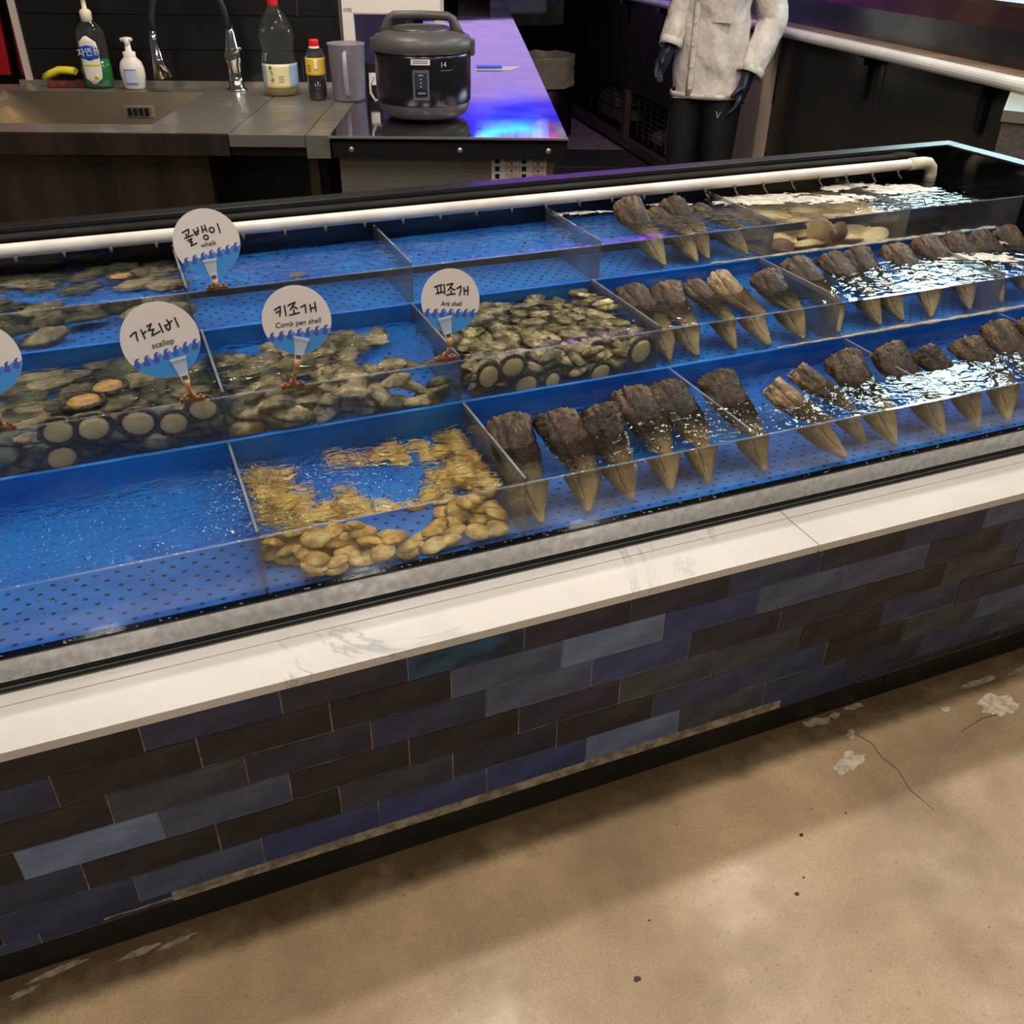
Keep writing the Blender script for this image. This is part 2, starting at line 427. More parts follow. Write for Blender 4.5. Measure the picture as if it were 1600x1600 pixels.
# white corner profile and the wall beyond on the left
bm = BM(); box(bm, (-2.022, .955, .93), (-2.002, .99, 2.9), KM)
obj('trim_1', bm, mat('white_profile', (196, 182, 172), .5), kind='structure')
bm = BM(); box(bm, (-3.6, 1.22, 0), (-2.01, 1.32, 2.9), KM)
obj('wall_left', bm, mat('left_wall_paint', (26, 20, 20), .6), kind='structure')
bm = BM(); box(bm, (-.80, 6.6, 0), (5.2, 6.7, 2.9), KM)
obj('wall_far', bm, mat('far_wall_dark', (26, 24, 23), .6), kind='structure')
bm = BM(); box(bm, (-.84, .99, .0), (-.80, 6.6, 2.9), KM)
obj('wall_side', bm, mat('side_wall_dark', (20, 18, 18), .6), kind='structure')
# ---------------------------------------------------------------- tank counter
XL, XR = -1.35, 2.33
tank = thing('tank_counter', 'long shellfish tank counter clad in dark blue and black tiles with white quartz ledge', 'counter')
bm = BM(); box(bm, (XL, .0022, .066), (XR+.04, 1.13, .489)); box(bm, (XL, .125, .488), (XR+.04, 1.13, .56))
obj('tile_backing', bm, M_grout, tank)
for a, b in ((XL, 1.395), (1.398, XR+.04)):
    bm = BM(); box(bm, (a, .004, 0), (b, .060, .066), bev=.001); obj('plinth', bm, M_plinth, tank)
# strip of bare mortar over the plinth, ragged
bm = BM()
def ragged(x0, x1, zb, zt, y0=.0035, y1=.0102, seed=0):
    n = int((x1-x0)/.012)
    top = [(x0+(x1-x0)*i/n, zt+noise.noise(Vector((i*.35, seed, 0)))*.0035) for i in range(n+1)]
    bot = [(x0+(x1-x0)*i/n, zb+noise.noise(Vector((i*.3, seed+9, 0)))*.003) for i in range(n+1)]
    for i in range(n):
        q = [(bot[i], y0), (bot[i+1], y0), (top[i+1], y0), (top[i], y0)]
        v = [bm.verts.new((p[0], y, p[1])) for p, y in q]
        w = [bm.verts.new((p[0], y1, p[1])) for p, y in q]
        bm.faces.new(v); bm.faces.new((v[3], v[2], w[2], w[3])); bm.faces.new((v[1], v[0], w[0], w[1]))
bm.free()
for a in ((-.265, .20, .068, .088), (.36, 1.13, .066, .090), (1.46, 1.62, .067, .086)):
    bm = BM(); ragged(*a, seed=a[0]*7); obj('mortar_strip', bm, M_mortar, tank)
bm = BM(); ragged(-.26, .17, .074, .079, y0=.001, y1=.004, seed=4); obj('loose_skirting', bm, M_grout, tank)

PITCH, LEN = .0667, .2085
offs = [.081, .155, .010, .0735, .153, .010, .06]
spec = {0: {-5: 'K', -4: 'K', -3: 'K', -2: 'K', -1: 'N', 0: 'D', 1: 'T', 2: 'D', 3: 'D', 4: 'N', 5: 'D', 6: 'N'},
        1: {-3: 'N', -2: 'K', -1: 'K', 0: 'K', 1: 'B', 2: 'S', 3: 'P', 4: 'B', 5: 'B', 6: 'D', 7: 'N'},
        2: {-3: 'K', -2: 'K', -1: 'G', 0: 'D', 1: 'N', 2: 'B', 3: 'P', 4: 'D', 5: 'D', 6: 'K', 7: 'G', 8: 'N'},
        3: {-3: 'K', -2: 'S', -1: 'B', 0: 'K', 1: 'K', 2: 'D', 3: 'G', 4: 'G', 5: 'K', 6: 'N', 7: 'D', 8: 'N'},
        4: {-3: 'N', -2: 'K', -1: 'K', 0: 'G', 1: 'D', 2: 'K', 3: 'N', 4: 'N', 5: 'K', 6: 'G', 7: 'B', 8: 'N'},
        5: {-3: 'K', -2: 'N', -1: 'B', 0: 'P', 1: 'P', 2: 'P', 3: 'S', 4: 'G', 5: 'N', 6: 'D', 7: 'N', 8: 'G'},
        6: {-1: 'N', -2: 'N', 1: 'N', 6: 'D', 7: 'K'}}
tm = {}
rt = random.Random(3)
for r in range(7):
    ztop = .424+PITCH if r == 0 else .424-PITCH*(r-1)
    h = PITCH if r < 6 else .024
    if r == 0: h, ztop = PITCH, .424+PITCH-.001
    for k in range(-7, 12):
        x0 = offs[r]+LEN*k
        x1 = x0+LEN
        if x0 < XL-.01 or x1 > XR+.06: continue
        if r == 6 and (k in (-2, -1, 0) and x0 > -.28 or 1 <= k <= 4): 
            if k != -2: continue
        key = (r == 6)
        if key not in tm:
            bm = BM(); box(bm, (.0011, 0, .0011), (LEN-.0011, .0095, h-.0011), bev=.0008)
            me = bpy.data.meshes.new('tile'); bmesh.ops.recalc_face_normals(bm, faces=bm.faces); bm.to_mesh(me); bm.free(); tm[key] = me
            me.materials.append(M_tile['N'])
        o = bpy.data.objects.new('tile', tm[key]); COL.objects.link(o); o.parent = tank
        o.location = (x0, rt.uniform(0, .0012), ztop-h)
        o.material_slots[0].link = 'OBJECT'
        o.material_slots[0].material = M_tile[spec.get(r, {}).get(k, rt.choice('KNDGB'))]
# quartz ledge: front slabs with a bevelled nose, rear upstand step
jx = 1.094
for a, b in ((XL, jx-.0012), (jx+.0012, XR+.04)):
    bm = BM(); box(bm, (a, -.0153, .490), (b, .083, .507), bev=.0016); obj('quartz_slab', bm, M_quartz, tank)
    bm = BM(); box(bm, (a, .083, .486), (b, .128, .5085), bev=.0008); obj('quartz_rear_strip', bm, M_quartz, tank)
bm = BM(); box(bm, (XL, .1145, .5085), (XR+.04, .130, .524), bev=.003); cyl(bm, (XL, .1135, .5135), (XR+.04, .1135, .5135), .0045, seg=8)
obj('rubber_gasket', bm, M_rubber, tank)
bm = BM(); box(bm, (XL, .1165, .524), (XR+.04, .1275, .5655), bev=.0008); obj('steel_trim', bm, M_trim, tank)
bm = BM(); box(bm, (XL, .1175, .552), (XR+.04, .1325, .5685), bev=.0015); obj('front_rim', bm, M_black, tank)
# black outer tank shell: back wall, right end wall with polished cap
bm = BM(); box(bm, (XL, 1.098, .56), (XR+.04, 1.132, .928)); box(bm, (XR, .13, .56), (XR+.04, 1.132, .70)); box(bm, (XR, .45, .7), (XR+.04, 1.132, .80)); box(bm, (XR, .78, .8), (XR+.04, 1.132, .928))
obj('tank_shell', bm, M_black, tank)
bm = BM(); box(bm, (XL, 1.092, .928), (XR+.046, 1.140, .936), bev=.002); box(bm, (XR-.006, .775, .928), (XR+.046, 1.092, .9355), bev=.002)
obj('rim_cap', bm, mat('satin_black', (14, 14, 15), .42), tank)
bm = BM(); box(bm, (XL, .14, .50), (XR, .44, .553)); box(bm, (XL, .46, .56), (XR, .77, .660)); box(bm, (XL, .79, .56), (XR, 1.09, .752))
obj('tray_support', bm, M_black, tank)

# ---------------------------------------------------------------- trays and water
ROWS = ((.1335, .455, .565, .677, .6865), (.458, .782, .675, .772, .7770), (.785, 1.098, .765, .857, .870))
DIV = ((.098, .5515, 1.0185, 1.483, 1.95), (.104, .549, .991, 1.46, 1.95), (.091, .557, 1.014, 1.50, 1.93))
row_label = ('front', 'middle', 'rear')
trays = []
for i, (ya, yb, zf, zt, zb) in enumerate(ROWS):
    t = thing('display_tray', '%s tier blue tray with clear acrylic front, full of water and shellfish' % row_label[i], 'tray')
    trays.append(t)
    bm = BM(); box(bm, (XL, ya, zf-.011), (XR-.001, yb-.003, zf)); obj('perforated_floor', bm, M_blue, t)
    if i < 2:
        bm = BM(); box(bm, (XL, yb-.006, zf-.011), (XR-.001, yb, zb), bev=.001)
        # moulded lip wobbling along the top edge
        tube(bm, [(XL+.03*k, yb-.003+.0006*noise.noise(Vector((k*.7, i, 0))), zb-.0005+.0012*noise.noise(Vector((k*.5, i, 4)))) for k in range(int((XR-XL)/.03))], .0042, seg=8)
        obj('back_wall', bm, M_blue, t)
    bm = BM()
    y = ya+.022; r = 0
    while y < yb-.02:
        x = XL+.02+(.017 if r % 2 else 0)
        while x < XR-.02:
            lathe(bm, [(.0001, zf+.0003), (.0044, zf+.0003), (.0047, zf+.0001)], seg=8, M=Matrix.Translation((x+random.uniform(-.003, .003), y, 0)))
            x += .034
        y += .029; r += 1
    obj('drain_hole', bm, M_hole, t, kind='stuff')
    front_lo = zf if i == 0 else ROWS[i-1][4]-.006
    bm = BM(); box(bm, (XL, ya-.0022, zf-.004), (XR-.001, ya-.0004, zt-.0005)); obj('acrylic_front', bm, M_acryl, t)
    bm = BM(); box(bm, (XL, ya-.0026, zt-.0005), (XR-.001, ya+.0016, zt+.0013)); obj('polished_edge', bm, M_edge, t)
    for x in DIV[i]:
        bm = BM(); box(bm, (x-.0022, ya+.001, zf+.0005), (x+.0022, yb-.0065, zt+.010)); 
        m_ = M_acryl if (i == 0 and x > 1.0) else M_divide
        d = obj('acrylic_divider', bm, m_, t)
        bm = BM(); box(bm, (x-.0023, ya+.001, zt+.010), (x+.0023, yb-.0065, zt+.0107)); obj('divider_edge', bm, M_edge, d)
    cells = [XL]+list(DIV[i])+[XR]
    for c in range(len(cells)-1):
        a, b = cells[c]+(.0021 if c else 0), cells[c+1]-(.0021 if c < len(cells)-2 else 0)
        if b < -.5: continue
WM = [water_material('rippled_water_front', .0085, 1.0, 1.7, 24, .22, 1.3), water_material('rippled_water_middle', .0075, 1.0, 1.6, 24, .15, .3), water_material('rippled_water_rear', .0036, 1.0, 1.6, 30, .25, .3)]
for i, (ya, yb, zf, zt, zb) in enumerate(ROWS):
    bm = BM(); box(bm, (XL-.002, ya, zf-.002), (XR+.002, yb-.0045 if i < 2 else yb+.002, zt))
    obj('water', bm, WM[i], label='clear rippling seawater filling the %s tier of trays' % row_label[i], cat='water', kind='stuff')

# ---------------------------------------------------------------- shell materials
def pen_mat(nm='pen_shell', dark=(24, 18, 12), mid=(58, 43, 27), flake=(118, 96, 68), tip=(150, 130, 86), fl=.5):
    m = mat(nm, mid, 0.38, bump=0.9, bscale=70, bdist=.005)
    nt = m.node_tree; b = nt.nodes['Principled BSDF']
    tc = nd(nt, 'ShaderNodeTexCoord'); sep = nd(nt, 'ShaderNodeSeparateXYZ'); nt.links.new(tc.outputs['Object'], sep.inputs[0])
    mp = nd(nt, 'ShaderNodeMapping'); mp.inputs['Scale'].default_value = (.55, 1.5, 1.5); nt.links.new(tc.outputs['Object'], mp.inputs['Vector'])
    oi = nd(nt, 'ShaderNodeObjectInfo')
    def noise_(sc, de, ro=.7):
        n = nd(nt, 'ShaderNodeTexNoise', Scale=sc, Detail=de, Roughness=ro, noise_dimensions='4D'); nt.links.new(mp.outputs[0], n.inputs['Vector'])
        w_ = nd(nt, 'ShaderNodeMath', operation='MULTIPLY'); w_.inputs[1].default_value = 30; nt.links.new(oi.outputs['Random'], w_.inputs[0]); nt.links.new(w_.outputs[0], n.inputs['W'])
        return n.outputs['Fac']
    def rng(src, a, b_, lo=0., hi=1.):
        r = nd(nt, 'ShaderNodeMapRange'); r.inputs['From Min'].default_value = a; r.inputs['From Max'].default_value = b_
        r.inputs['To Min'].default_value = lo; r.inputs['To Max'].default_value = hi; nt.links.new(src, r.inputs['Value']); return r.outputs[0]
    def mixc(fac, c1, c2):
        mx = nd(nt, 'ShaderNodeMix', data_type='RGBA')
        nt.links.new(fac, mx.inputs[0])
        for k, c in ((6, c1), (7, c2)):
            if isinstance(c, tuple): mx.inputs[k].default_value = (*lin(c), 1)
            else: nt.links.new(c, mx.inputs[k])
        return mx.outputs[2]
    n1, n2, n3 = noise_(16, 5), noise_(70, 6), noise_(38, 7, .75)
    col = mixc(rng(n1, .38, .62), dark, mid)
    col = mixc(rng(n2, .5, .72, 0, .45), col, (84, 68, 46))
    # flaky crust, denser towards the broad end
    ad = nd(nt, 'ShaderNodeMath', operation='MULTIPLY_ADD'); ad.inputs[1].default_value = 1.7; nt.links.new(sep.outputs['X'], ad.inputs[0]); nt.links.new(n3, ad.inputs[2])
    col = mixc(rng(ad.outputs[0], .86, .93, 0, fl), col, flake)
    # worn pale tip
    ma = nd(nt, 'ShaderNodeMath', operation='MULTIPLY_ADD'); ma.inputs[1].default_value = 0.16; nt.links.new(n1, ma.inputs[0]); nt.links.new(sep.outputs['X'], ma.inputs[2])
    col = mixc(rng(ma.outputs[0], .185, .115, 0, .9), col, tip)
    hs = nd(nt, 'ShaderNodeHueSaturation'); nt.links.new(rng(oi.outputs['Random'], 0, 1, .8, 1.3), hs.inputs['Value']); nt.links.new(col, hs.inputs['Color'])
    nt.links.new(hs.outputs[0], b.inputs['Base Color'])
    b.inputs['Specular IOR Level'].default_value = .22
    nt.links.new(rng(n2, .3, .7, .34, .7), b.inputs['Roughness'])
    return m
M_pen = pen_mat()
M_pen_light = pen_mat('pale_pen_shell', (64, 50, 34), (112, 90, 60), (170, 150, 116), (160, 138, 98), .6)
M_seam = mat('shell_seam', (14, 11, 9), .7)
M_pearl = mat('worn_pearl_patch', (196, 190, 176), .22, c2=(150, 170, 165), scale=40)

def pen_mesh(v, W_=.0425, light=False, wide=False):
    rnd = random.Random(v)
    bm = BM(); NS, NK = 56, 60
    ln = .235
    rows = []
    bend = rnd.uniform(-.012, .012)
    seam = lambda t: math.radians(64)+.16*noise.noise(Vector((t*5, v*2.3, 1)))+.05*noise.noise(Vector((t*22, v*2.3, 4)))
    for s in range(NS+1):
        t = s/NS
        prof = math.sin(min(1.0, (t+.02)/.72)*math.pi/2)**1.12
        if light: prof = math.sin(min(1.0, (t+.03)/.95)*math.pi/2)**.85*(1-.25*max(0, t-.75)/.25)
        a = .003+W_*prof
        hgt = (.58 if not wide else .42)*a*(1-.25*max(0, t-.7)/.3)+.002
        ring = []
        for k in range(NK):
            th = 2*math.pi*k/NK
            y = math.copysign(abs(math.cos(th))**.9, math.cos(th))*a
            z = math.copysign(abs(math.sin(th))**.95, math.sin(th))*hgt
            g = math.exp(-((th-seam(t))/.10)**2)*(.35+.65*t)
            f = 1-.20*g
            n1 = noise.noise(Vector((t*7+v*5, math.cos(th)*2.2, math.sin(th)*2.2)))
            n2 = noise.noise(Vector((t*34+v, math.cos(th)*9, math.sin(th)*9)))
            crust = max(0, (t-.66)/.34)
            n3 = noise.noise(Vector((t*70+v, math.cos(th)*16, math.sin(th)*16)))
            f += .07*n1*(.4+t)+(.034+.035*crust)*n2+(.014+.030*crust)*n3
            f += .010*math.sin(th*18+n1*3)*min(1, t*2)
            x = t*ln
            x -= .008*t**6*abs(math.cos(th))**3
            if s >= NS-3: x += .0022*noise.noise(Vector((th*7, v*3., s)))*(s-NS+4)
            ring.append(bm.verts.new((x, y*f+bend*math.sin(t*math.pi), z*f)))
        rows.append(ring)
    for s in range(NS):
        for k in range(NK):
            f = bm.faces.new((rows[s][k], rows[s][(k+1) % NK], rows[s+1][(k+1) % NK], rows[s+1][k]))
            f.smooth = True
            if 5 < s < NS-1 and k == int(seam(s/NS)/(2*math.pi)*NK) and (s*7+v) % 11: f.material_index = 1
    # mouth: valves gape, inner funnel
    inner = []
    for k in range(NK):
        co = rows[NS][k].co
        inner.append(bm.verts.new((co.x-.003, co.y*.90, co.z*.84)))
    deep = [bm.verts.new((rows[NS][k].co.x-.030, rows[NS][k].co.y*.6, rows[NS][k].co.z*.25)) for k in range(NK)]
    for k in range(NK):
        bm.faces.new((rows[NS][k], rows[NS][(k+1) % NK], inner[(k+1) % NK], inner[k])).material_index = 0
        bm.faces.new((inner[k], inner[(k+1) % NK], deep[(k+1) % NK], deep[k])).material_index = 1
    bm.faces.new(deep).material_index = 1
    bm.faces.new(list(reversed(rows[0])))
    bmesh.ops.recalc_face_normals(bm, faces=bm.faces)
    me = bpy.data.meshes.new('pen_shell'); bm.to_mesh(me); bm.free()
    me.materials.append(M_pen_light if light else M_pen); me.materials.append(M_seam)
    return me
PENS = [pen_mesh(i) for i in range(6)]
PENL = [pen_mesh(20, .043, True), pen_mesh(21, .043, True)]
def place_pen(tip, wide, me, roll, label, scale_w=1.0):
    tip, wide = Vector(tip), Vector(wide)+Vector((0, .012, .012))
    d = wide-tip
    L = d.length
    x = d.normalized()
    z = (Vector((0, 0, 1))-x*x.z).normalized()
    y = z.cross(x)
    R = Matrix((x, y, z)).transposed().to_4x4() @ Matrix.Rotation(math.radians(roll), 4, 'X')
    o = bpy.data.objects.new('pen_shell', me); COL.objects.link(o)
    s = L/.235
    o.matrix_world = Matrix.Translation(tip) @ R @ Matrix.Diagonal((s, scale_w, scale_w, 1))
    return tag(o, label, 'shell', 'pen shells laid out in the trays')
P1 = [((.590, .149, .580), (.602, .351, .668), 0, 'first pen shell beside the clam compartment, encrusted with a deep seam, front tray'),
      ((.684, .151, .580), (.689, .335, .668), 1, 'second pen shell from the clam compartment, brown with worn tan edge, front tray'),
      ((.781, .166, .580), (.780, .323, .672), 2, 'third pen shell from the clam compartment, with a pearly worn patch, front tray'),
      ((.866, .173, .580), (.871, .375, .668), 3, 'fourth pen shell from the clam compartment, olive brown, front tray'),
      ((.947, .168, .580), (.952, .374, .668), 4, 'fifth pen shell from the clam compartment, next to the bare divider, front tray'),
      ((1.074, .161, .580), (1.073, .371, .672), 5, 'dark pen shell lying alone right of the divider, front tray'),
      ((1.262, .141, .580), (1.163, .302, .668), 'L0', 'pale tan rounded pen shell pointing right, nearest the glass, front tray'),
      ((1.339, .204, .580), (1.254, .343, .670), 'L1', 'second pale tan rounded pen shell, behind the first, front tray'),
      ((1.394, .150, .580), (1.389, .365, .672), 0, 'dark brown pen shell just right of the two pale ones, front tray'),
      ((1.523, .145, .580), (1.507, .358, .674), 2, 'broad pen shell with crusty pink-grey top at the second divider, front tray'),
      ((1.616, .145, .580), (1.590, .335, .664), 1, 'pen shell under glinting ripples, first beyond the second divider, front tray'),
      ((1.701, .145, .580), (1.720, .340, .664), 3, 'pen shell under glinting ripples, second beyond the second divider, front tray'),
      ((1.803, .145, .580), (1.840, .371, .676), 4, 'crusted pen shell near the right edge of the picture, front tray'),
      ((1.897, .145, .580), (1.944, .363, .676), 5, 'pen shell at the far right edge of the picture, front tray')]
for i, (a, b, v, lab) in enumerate(P1):
    b = (b[0], b[1]-.026, b[2]+.016)
    me = PENL[int(v[1])] if isinstance(v, str) else PENS[v]
    o = place_pen(a, b, me, random.uniform(-8, 8), lab, 1.0 if not isinstance(v, str) else .95)
    if i == 2:
        bm = BM()
        for k in range(30):
            t = random.uniform(.28, .62); th = math.radians(random.uniform(105, 135)); w = .043*math.sin(min(1, t/.86)*math.pi/2)
            p = Vector((t*.235, math.cos(th)*w*1.0, math.sin(th)*w*.60))
            lathe(bm, [(.0001, .0012), (.0035, .0009), (.0045, -.0006)], seg=7, sy=1.8, M=Matrix.Translation(p) @ Matrix.Rotation(th-math.pi/2, 4, 'X') @ Matrix.Rotation(random.uniform(0, 3), 4, 'Z'))
        obj('pearl_patch', bm, M_pearl, o)
P2 = [((1.039, .487, .689), (1.033, .664, .772), 1, 1, 'first pen shell right of the crowded abalone bed, middle tray'),
      ((1.108, .487, .689), (1.122, .653, .772), 2, 1, 'broad brown pen shell, second right of the abalone bed, middle tray'),
      ((1.207, .488, .689), (1.189, .652, .770), 3, .8, 'slim pen shell, third right of the abalone bed, middle tray'),
      ((1.292, .478, .689), (1.280, .676, .774), 'L0', 1.05, 'large golden brown pen shell with a pale rounded top, middle tray'),
      ((1.388, .480, .689), (1.386, .640, .774), 0, 1, 'dark pen shell just right of the golden one, middle tray'),
      ((1.488, .486, .689), (1.511, .692, .774), 4, 1.05, 'pen shell with tan flaking top, second right of the golden one, middle tray'),
      ((1.613, .493, .689), (1.620, .694, .774), 5, 1, 'pen shell with upright amber flap, left of the glinting ripples, middle tray'),
      ((1.684, .500, .689), (1.716, .714, .770), 2, 1, 'first pen shell under the glinting ripples, middle tray'),
      ((1.768, .493, .689), (1.829, .702, .770), 1, 1, 'second pen shell under the glinting ripples, middle tray'),
      ((1.897, .506, .689), (1.940, .716, .776), 3, 1, 'pen shell behind the glinting ripples, third from the right, middle tray'),
      ((2.008, .518, .689), (2.034, .715, .778), 4, 1, 'pen shell at the right of the middle tray, second from the end'),
      ((2.116, .535, .689), (2.113, .705, .778), 5, 1, 'pen shell at the right of the middle tray, last in view'),
      ((2.219, .545, .689), (2.215, .715, .778), 0, 1, 'pen shell in the right corner of the middle tray beyond the picture edge')]
for a, b, v, w, lab in P2:
    me = PENL[int(v[1])] if isinstance(v, str) else PENS[v]
    place_pen(a, b, me, random.uniform(-10, 10), lab, w*.92)
P3 = [((1.209, .820, .779), (1.200, 1.000, .872), 2, 1.0, 'pen shell with speckled top sticking out beside the white pipe, rear tray'),
      ((1.300, .814, .779), (1.262, .980, .845), 4, .9, 'submerged pen shell right of the protruding one, rear tray'),
      ((1.338, .830, .779), (1.345, 1.02, .856), 5, .9, 'pen shell with a small corner above the foam, rear tray'),
      ((1.452, .825, .779), (1.395, .985, .840), 1, .9, 'pen shell next to the beige scallop cell, rear tray')]
for a, b, v, w, lab in P3: place_pen(a, b, PENS[v], random.uniform(-10, 10), lab, w*.92)

# ---------------------------------------------------------------- abalones
M_aba = [mat('abalone_grey', (130, 118, 92), .45, c2=(64, 62, 46), scale=26, detail=7, bump=.7, bscale=90, bdist=.003, rnd=.25, rough2=.25),
         mat('abalone_green', (84, 88, 66), .4, c2=(50, 54, 38), scale=22, detail=7, bump=.7, bscale=80, bdist=.003, rnd=.25),
         mat('abalone_tan', (166, 152, 116), .45, c2=(96, 84, 58), scale=30, detail=7, bump=.7, bscale=90, bdist=.003, rnd=.2)]
M_moss = [mat('mossy_shell_olive', (142, 132, 86), .5, c2=(70, 64, 38), scale=34, detail=7, bump=.8, bscale=110, bdist=.003, rnd=.25),
          mat('mossy_shell_tan', (198, 184, 140), .5, c2=(110, 98, 64), scale=36, detail=7, bump=.8, bscale=110, bdist=.003, rnd=.2)]
M_foot = mat('abalone_foot', (236, 218, 158), .35, c2=(212, 188, 130), scale=30, lo=.45, hi=.75)
M_footo = mat('orange_foot', (202, 160, 96), .35, c2=(170, 128, 70), scale=30)
M_mantle = mat('dark_mantle', (44, 36, 32), .4, c2=(96, 84, 70), scale=60, bump=.8, bscale=180, bdist=.002)
def dome(v, rx, ry, h, seg=22, rings=8, rough=.16):
    bm = BM(); rows = []
    rnd = random.Random(v)
    for r in range(rings+1):
        t = r/rings
        ring = []
        for k in range(seg):
            a = 2*math.pi*k/seg
            n = noise.noise(Vector((math.cos(a)*1.4+v*3, math.sin(a)*1.4, t*2)))
            n2 = noise.noise(Vector((math.cos(a)*5*t+v, math.sin(a)*5*t, t*4+7)))
            rr = math.sin(t*math.pi/2)*(1+rough*n)
            z = math.cos(t*math.pi/2)*h*(1+.3*n2)+h*.14*n2
            ring.append(bm.verts.new((math.cos(a)*rx*rr+rx*.18*(1-t), math.sin(a)*ry*rr, z)) if r else None)
        if r == 0: ring = [bm.verts.new((rx*.18, 0, h))]
        rows.append(ring)
    for k in range(seg): bm.faces.new((rows[0][0], rows[1][k], rows[1][(k+1) % seg])).smooth = True
    for r in range(1, rings):
        for k in range(seg): bm.faces.new((rows[r][k], rows[r+1][k], rows[r+1][(k+1) % seg], rows[r][(k+1) % seg])).smooth = True
    low = [bm.verts.new((v_.co.x*.86, v_.co.y*.86, -h*.22)) for v_ in rows[-1]]
    for k in range(seg): bm.faces.new((rows[-1][k], low[k], low[(k+1) % seg], rows[-1][(k+1) % seg]))
    bm.faces.new(low)
    bmesh.ops.recalc_face_normals(bm, faces=bm.faces)
    me = bpy.data.meshes.new('abalone'); bm.to_mesh(me); bm.free()
    return me
AB = []
for v in range(8):
    me = dome(v, .044+.004*(v % 3), .029+.003*(v % 2), .017); me.materials.append(M_aba[v % 3]); AB.append(me)
MS = []
for v in range(8):
    me = dome(v+30, .033+.004*(v % 3), .024+.002*(v % 2), .015, seg=18, rings=6, rough=.3); me.materials.append(M_moss[v % 2] if v < 6 else M_aba[2]); MS.append(me)
def drop(me, x, y, z, label, group, s=1.0, tilt=14, name='abalone', rz=None):
    o = bpy.data.objects.new(name, me); COL.objects.link(o)
    o.location = (x, y, z)
    o.rotation_euler = (math.radians(random.uniform(-tilt, tilt)), math.radians(random.uniform(-tilt, tilt)), random.uniform(-.5, .5) if rz is None else rz)
    o.scale = (s, s, s)
    return tag(o, label, 'shellfish', group)
AB2 = [[-0.089, 0.765], [-0.049, 0.752], [-0.203, 0.739], [-0.153, 0.72], [-0.073, 0.699], [-0.029, 0.666], [-0.038, 0.731], [0.007, 0.619], [-0.142, 0.649], [-0.062, 0.595], [-0.201, 0.696], [-0.247, 0.688], [-0.234, 0.635], [-0.203, 0.593], [-0.167, 0.603], [-0.039, 0.556], [0.027, 0.562], [0.061, 0.603], [0.07, 0.542], [-0.104, 0.564], [-0.252, 0.56], [-0.176, 0.546], [0.060, 0.657], [0.031, 0.529], [-0.016, 0.505], [-.31, .70], [-.30, .60], [-.33, .53], [.02, .70], [.06, .50], [-.22, .50], [-.08, .50], [-.14, .505], [-.28, .49]]
for i, (x, y) in enumerate(AB2):
    drop(AB[i % 8], x, y, .688+(.022 if y < .57 and i % 2 else .004*(i % 3)), 'live abalone with rough grey green shell in the left cell of the middle tray', 'abalones in the left cell of the middle tray')
rr = random.Random(11)
for i in range(16):
    drop(AB[(i*3+1) % 8], rr.uniform(-.33, .07), rr.uniform(.49, .56), .688+rr.choice((.0, .024, .044)), 'live abalone with rough grey green shell in the left cell of the middle tray', 'abalones in the left cell of the middle tray', .9)
AB3 = [[-0.235, 1.06], [-0.168, 1.055], [-0.215, 1.025], [-0.185, 1.000], [-0.112, 0.959], [-0.092, 1.04], [-0.059, 1.065], [0.001, 0.953], [0.02, 1.019], [0.048, 1.065], [0.060, 0.927], [0.055, 1.002], [0.034, 0.953], [-0.261, 1.066], [-0.03, 1.065], [-.30, 1.0], [-.28, .93], [-.25, .88], [-.19, .87]]
for i, (x, y) in enumerate(AB3):
    drop(AB[(i+3) % 8], x, y, .778+.006*(i % 3), 'abalone with olive shell on the blue floor of the rear tray, left cell', 'abalones in the left cell of the rear tray', .95)
# the middle two cells: heaps of encrusted shellfish
def heap(x0, x1, y0, y1, zf, levels, n, meshes, label, group, name, seed, holes=None, s=1.0):
    r = random.Random(seed)
    done = 0
    for lv in range(levels):
        for _ in range(n[lv]):
            for tr in range(12):
                x, y = r.uniform(x0, x1), r.uniform(y0, y1)
                if holes and holes(x, y): continue
                o = drop(r.choice(meshes), x, y, zf+.012+.017*lv+r.uniform(-.003, .004), label, group, s*r.uniform(.82, 1.12), 22, name, rz=r.uniform(-3.1, 3.1))
                done += 1
                break
    return done
heap(.135, .520, .485, .750, .675, 3, (46, 30, 10), MS+AB[:4], 'encrusted grey green abalone heaped behind the comb pen shell sign', 'encrusted abalones in the second cell of the middle tray', 'abalone', 5,
     holes=lambda x, y: (y > .70 and x < .30) or (x > .47 and y > .60) or (x > .40 and .55 < y < .67))
heap(.580, .960, .485, .755, .675, 4, (66, 70, 66, 36), MS, 'mossy encrusted shellfish packed in the heap behind the ark shell sign', 'mossy shellfish packed in the third cell of the middle tray', 'encrusted_shellfish', 6, s=.88)
for i, (x, y) in enumerate([(.94, .745), (.95, .715), (.955, .685), (.96, .655), (.962, .625)]):
    drop(MS[i], x, y, .757+.001*i, 'mossy encrusted shellfish packed in the heap behind the ark shell sign', 'mossy shellfish packed in the third cell of the middle tray', .8, 20, 'encrusted_shellfish')
